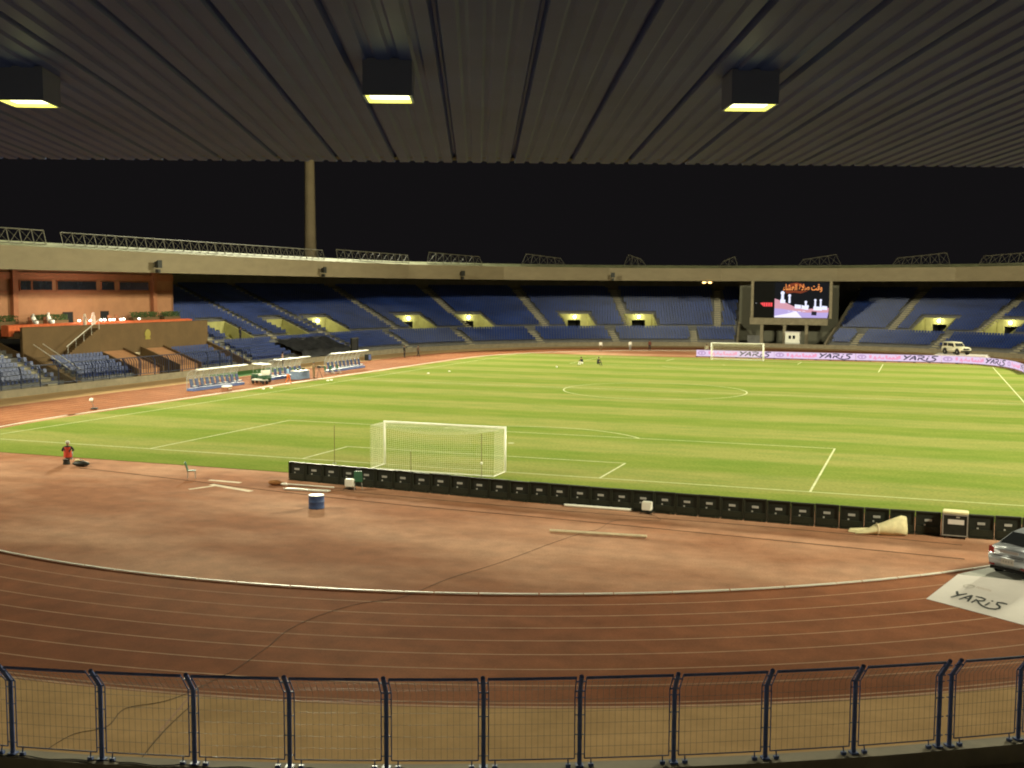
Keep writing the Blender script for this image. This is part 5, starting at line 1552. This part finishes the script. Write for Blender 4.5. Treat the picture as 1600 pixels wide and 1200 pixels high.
person((-62.1, 72.3, 3.0), rad(0), 'stand', black_c, black_c, 'person in black standing at the mouth of the leftmost tunnel', sc_=1.05)
person((-60.78, 42.2, 5.5), rad(0), 'stand', pink_c, pink_c, 'person in a long pale pink robe standing at the VIP table, right of the pair', robe=pink_c, sc_=1.05)
person((-60.82, 40.9, 5.5), rad(60), 'lean', pink_c, pink_c, 'person in a long pale robe leaning at the VIP table, left of the pair', robe=cloth('cream_robe', (0.75, 0.62, 0.5)), sc_=0.98)
person((-65.2, 38.0, 5.90), rad(0), 'chair', white_c, white_c, 'person in a white robe seated by the VIP hedge, nearer the windows', robe=white_c)
person((-64.9, 39.9, 5.90), rad(15), 'chair', white_c, white_c, 'person in a white robe seated on the VIP terrace, leaning towards the table', robe=white_c, sc_=1.1)
for (x, y, lab) in ((-65.3, 38.0, 'dark armchair under the white robed person by the VIP hedge'), (-65.0, 39.9, 'dark armchair under the second white robed person on the VIP terrace'), (-64.5, 49.6, 'empty dark armchair beside the right VIP door'), (-64.8, 51.2, 'empty dark armchair in front of the right VIP hedge')):
    o = thing('armchair', (x, y, 5.9), 0, lab, 'armchair', 'armchairs on the VIP terrace')
    m = MB(); m.box((0, 0, 0.22), (0.55, 0.6, 0.40)); m.build('seat', mt['orangedark'], o, bevel=0.03)
    m = MB(); m.box((-0.33, 0, 0.5), (0.12, 0.62, 0.95)); m.build('backrest', mt['orangedark'], o, bevel=0.03)
    for s_ in (-1, 1):
        m = MB(); m.box((0, s_ * 0.34, 0.32), (0.55, 0.1, 0.6)); m.build('armrest', mt['orangedark'], o, bevel=0.02)

# ------------------------------------------------------------------ dugouts and touchline things
def dugout(x, y0, y1, label, nseat, h=2.1, roof_mat=None):
    o = thing('dugout', (x, y0, 0.006), 0, label, 'dugout', 'dugouts along the left touchline')
    L = y1 - y0
    prof_ = [(-0.95, 0.0), (-0.95, 1.3), (-0.75, 1.8), (-0.3, h - 0.05), (0.35, h)]
    N = max(3, int(L / 1.1))
    for k in range(N + 1):
        m = MB(); m.tube([(px_, L * k / N, z) for px_, z in prof_], 0.03, 6); m.build('hoop', mt['steel'], o)
    m = MB()
    for (xa, za), (xb, zb) in zip(prof_[:-1], prof_[1:]): m.poly([(xa - 0.03, 0, za), (xa - 0.03, L, za), (xb - 0.03, L, zb + 0.03), (xb - 0.03, 0, zb + 0.03)])
    m.build('canopy', mt['clear'], o)
    m = MB(); m.box((0.2, L / 2, h + 0.04), (0.5 if nseat == 9 else 0.14, L + 0.1, 0.05)); m.tube([(0.4, -0.05, h), (0.4, L + 0.05, h)], 0.04, 6); m.build('roof_edge', roof_mat or mt['white'], o)
    m = MB(); m.box((-0.5, L / 2, 0.13), (0.9, L, 0.24)); m.build('bench_base', mt['navy'], o)
    for k in range(nseat):
        y = L * (k + 0.5) / nseat
        sb_ = MB(); sb_.box((-0.4, y, 0.42), (0.46, L / nseat * 0.82, 0.10)); sb_.hexa([(-0.66, y - 0.24, 0.45), (-0.58, y - 0.24, 0.45), (-0.58, y + 0.24, 0.45), (-0.66, y + 0.24, 0.45), (-0.80, y - 0.22, 1.15), (-0.73, y - 0.22, 1.15), (-0.73, y + 0.22, 1.15), (-0.80, y + 0.22, 1.15)])
        s__ = sb_.build('seat', M('dugout_seat_blue', (0.025, 0.045, 0.12), 0.45) if 'dugout_seat_blue' not in bpy.data.materials else bpy.data.materials['dugout_seat_blue'], o)
        if k % 3 != 1:
            m = MB(); m.box((-0.34, y, 0.485), (0.2, 0.4, 0.03)); m.build('towel', mt['white'], s__)
    return o
dugout(-41.6, 34.0, 42.6, 'clear roofed dugout with a row of blue seats nearest to the camera', 10)
dugout(-42.0, 48.6, 56.0, 'small clear roofed dugout behind the blue clothed table', 7, 2.2, mt['steel'])
dugout(-42.0, 61.6, 70.4, 'white roofed dugout with blue seats farthest along the touchline', 9, 2.2)
for k in range(5):
    x, y = (-40.8 + 0.25 * (k % 2), 58.4 + 0.75 * k)
    o = thing('folding_chair', (x, y, 0.006), 0.2 * k, 'dark folding chair with a white towel before the farthest dugout, %s from the left' % ORD[k], 'chair', 'dark folding chairs before the farthest dugout')
    m = MB(); m.box((0, 0, 0.42), (0.42, 0.42, 0.06)); m.build('seat', mt['black'], o)
    m = MB(); m.box((-0.23, 0, 0.72), (0.06, 0.42, 0.5)); m.build('backrest', mt['green'], o)
    for sx in (-1, 1):
        m = MB(); m.tube([(-0.2, 0.18 * sx, 0.42), (0.22, 0.18 * sx, 0.0)], 0.02, 5); m.tube([(0.2, 0.18 * sx, 0.42), (-0.22, 0.18 * sx, 0.0)], 0.02, 5); m.build('leg', mt['steel'], o)
    m = MB(); m.box((0.02, 0, 0.47), (0.3, 0.3, 0.04)); m.build('towel', mt['white'], o)
# table with blue cloth
o = thing('cloth_table', (-40.2, 51.4, 0.006), 0, 'table with a white top and grey blue cloth skirt at the touchline', 'table')
m = MB(); m.hexa([(-0.55, -1.15, 0), (0.55, -1.15, 0), (0.55, 1.15, 0), (-0.55, 1.15, 0), (-0.5, -1.1, 0.9), (0.5, -1.1, 0.9), (0.5, 1.1, 0.9), (-0.5, 1.1, 0.9)]); m.build('cloth_skirt', M('grey_blue_cloth', (0.13, 0.17, 0.25), 0.9, var=0.2, scale=4), o)
m = MB(); m.box((0, 0, 0.93), (1.1, 2.3, 0.05)); m.build('top', mt['white'], o)
for y in (-0.4, 0.7):
    m = MB(); m.box((0, y, 1.06), (0.2, 0.3, 0.2)); m.build('radio_box', mt['black'], o)
# golf cart
gc = thing('golf_cart', (-41.8, 46.0, 0.006), rad(65), 'dark green golf cart with a white roof parked by the first dugout', 'golf cart')
cgm = M('cart_green', (0.03, 0.07, 0.04), 0.4)
bm = extrude_body([(-1.15, 0.3), (-1.15, 0.75), (-0.3, 0.72), (-0.1, 0.38), (0.55, 0.36), (0.75, 0.85), (1.05, 0.75), (1.2, 0.5), (1.15, 0.28)], lambda y, z: 0.6, 0.05); bm_obj(bm, 'body', cgm, gc)
m = MB(); m.box((0, -0.55, 0.83), (1.1, 0.55, 0.14)); m.build('seat', mt['white'], gc, bevel=0.03)
m = MB(); m.box((0, -0.88, 1.12), (1.1, 0.12, 0.42)); m.build('backrest', mt['white'], gc, bevel=0.03)
m = MB(); m.box((0, -0.15, 1.95), (1.25, 2.1, 0.07)); m.build('roof', mt['white'], gc, bevel=0.03)
for x in (-0.52, 0.52):
    for y0, y1 in ((-1.05, -1.0), (0.85, 0.6)):
        m = MB(); m.tube([(x, y0, 0.7), (x, y1, 1.92)], 0.02, 6); m.build('roof_post', mt['steel'], gc)
    for y in (-0.8, 0.85): wheel(gc, x, y, 0.24, 0.2, 1 if x > 0 else -1)
m = MB(); m.tube([(-0.2 + 0.16 * cos(a_ * pi / 6), 0.35 + 0.1 * sin(a_ * pi / 6), 1.05 + 0.12 * sin(a_ * pi / 6)) for a_ in range(13)], 0.015, 5); m.build('steering_wheel', mt['black'], gc)
m = MB(); m.box((0, 0.98, 0.78), (0.9, 0.1, 0.12)); m.build('headlight', mt['white'], gc)
gc2 = thing('stretcher_trolley', (-40.6, 43.9, 0.006), rad(80), 'low trolley with white pads and dark wheels beside the golf cart', 'trolley')
m = MB(); m.box((0, 0, 0.45), (0.6, 1.8, 0.1)); m.build('pad', mt['white'], gc2, bevel=0.03)
m = MB(); m.box((0, -0.7, 0.62), (0.55, 0.4, 0.25)); m.build('bag', mt['green'], gc2, bevel=0.04)
m = MB()
for x in (-0.25, 0.25): m.tube([(x, -1.0, 0.38), (x, 1.0, 0.38)], 0.03, 6)
m.build('frame', mt['steel'], gc2)
for x in (-0.28, 0.28):
    for y in (-0.7, 0.7): wheel(gc2, x, y, 0.18, 0.1, 1 if x > 0 else -1)
# cool box
o = thing('cool_box', (-38.3, 34.6, 0.006), 0.1, 'brown cool box with a white lid at the touchline before the first dugout', 'cool box')
m = MB(); m.box((0, 0, 0.25), (0.6, 1.0, 0.5)); m.build('box', M('brown_plastic', (0.22, 0.09, 0.05), 0.6), o, bevel=0.03)
m = MB(); m.box((0, 0, 0.56), (0.64, 1.06, 0.12)); m.build('lid', mt['white'], o, bevel=0.03)
m = MB(); m.tube([(0.33, -0.3, 0.35), (0.38, 0, 0.35), (0.33, 0.3, 0.35)], 0.02, 5); m.build('handle', mt['white'], o)
# small lamp on a stand on the left straight
o = thing('field_lamp', (-39.3, 17.0, 0.006), 0.6, 'small white lamp head on a black stand on the left straight of the track', 'lamp')
m = MB(); m.box((0.1, 0.2, 0.06), (0.5, 0.7, 0.12)); m.build('base', mt['black'], o, bevel=0.02)
m = MB(); m.tube([(0.1, 0.1, 0.1), (-0.05, -0.35, 0.75)], 0.03, 6); m.build('arm', mt['steel'], o)
m = MB(); m.ball((-0.05, -0.45, 0.85), 0.17, 12, (1, 1.2, 0.9)); m.build('head', mt['white'], o, True)
m = MB(); m.ball((-0.05, -0.2, 0.78), 0.14, 10); m.build('housing', mt['black'], o, True)
o = thing('speaker_box', (-48.5, 83.5, 0.006), 0, 'dark box loudspeaker on the sand at the far end of the left straight', 'loudspeaker')
m = MB(); m.box((0, 0, 0.45), (0.6, 0.9, 0.9)); m.build('cabinet', mt['black'], o, bevel=0.03); m = MB(); m.box((0.305, 0, 0.45), (0.02, 0.7, 0.7)); m.build('grille', mt['navy'], o)
# green carpet
cp = MB(); cp.box((-50.5, 58.5, 0.012), (4.6, 15.5, 0.012)); tag(cp.build('carpet', mt['greencarpet']), 'bright green carpet laid on the sand below the left stand', 'carpet')
# black sheet draped over the seats right of the left stand
m = MB(); nu, nr_ = 30, 12; vs = []; rr = random.Random(9)
for i in range(nu + 1):
    u = 62.6 + 13.6 * i / nu
    for j in range(nr_ + 1):
        R = 53.9 + 4.4 * j / nr_
        z = 1.35 + max(0, R - 55) * 0.42 + 0.25 + 0.10 * rr.uniform(-1, 1) + 0.12 * sin(i * 0.7) - (0.0 if j else 0.9)
        p = at(u + (0.25 * sin(j) if 0 < i < nu else 0), R, z); vs.append(p)
fs_ = [(i * (nr_ + 1) + j, (i + 1) * (nr_ + 1) + j, (i + 1) * (nr_ + 1) + j + 1, i * (nr_ + 1) + j + 1) for i in range(nu) for j in range(nr_)]
m.mesh(vs, fs_)
tag(m.build('cover_sheet', mt['tarp'], smooth=True), 'large black sheet draped over the lower seats beside the left stand', 'sheet')
o = thing('stage_frame', (-53.9, 89.6, 0.75), 0, 'dark upright frame with a pale top bar at the end of the black sheet', 'frame')
for y in (-0.9, 0.9):
    m = MB(); m.box((0, y, 1.0), (0.25, 0.25, 2.0)); m.build('upright', mt['black'], o)
m = MB(); m.box((0, 0, 1.0), (0.1, 1.55, 1.9)); m.build('backdrop', mt['tarp'], o)
m = MB(); m.box((0, 0, 2.06), (0.3, 2.2, 0.1)); m.build('top_bar', mt['lattice'], o)
# litter on the grass
for k, (x, y) in enumerate(((-36.7, 38.5), (-36.5, 39.6), (-35.9, 50.0), (-35.8, 50.6), (-30.2, 64.0), (-29.2, 68.0))):
    m = MB(); m.ball((x, y, 0.07), 0.12, 8, (1.3, 1.6, 0.5)); tag(m.build('water_bottle_bag', mt['white'], smooth=True), 'small white bundle on the grass by the left touchline, %s from the left' % ORD[k], 'bundle', 'white bundles along the left touchline')
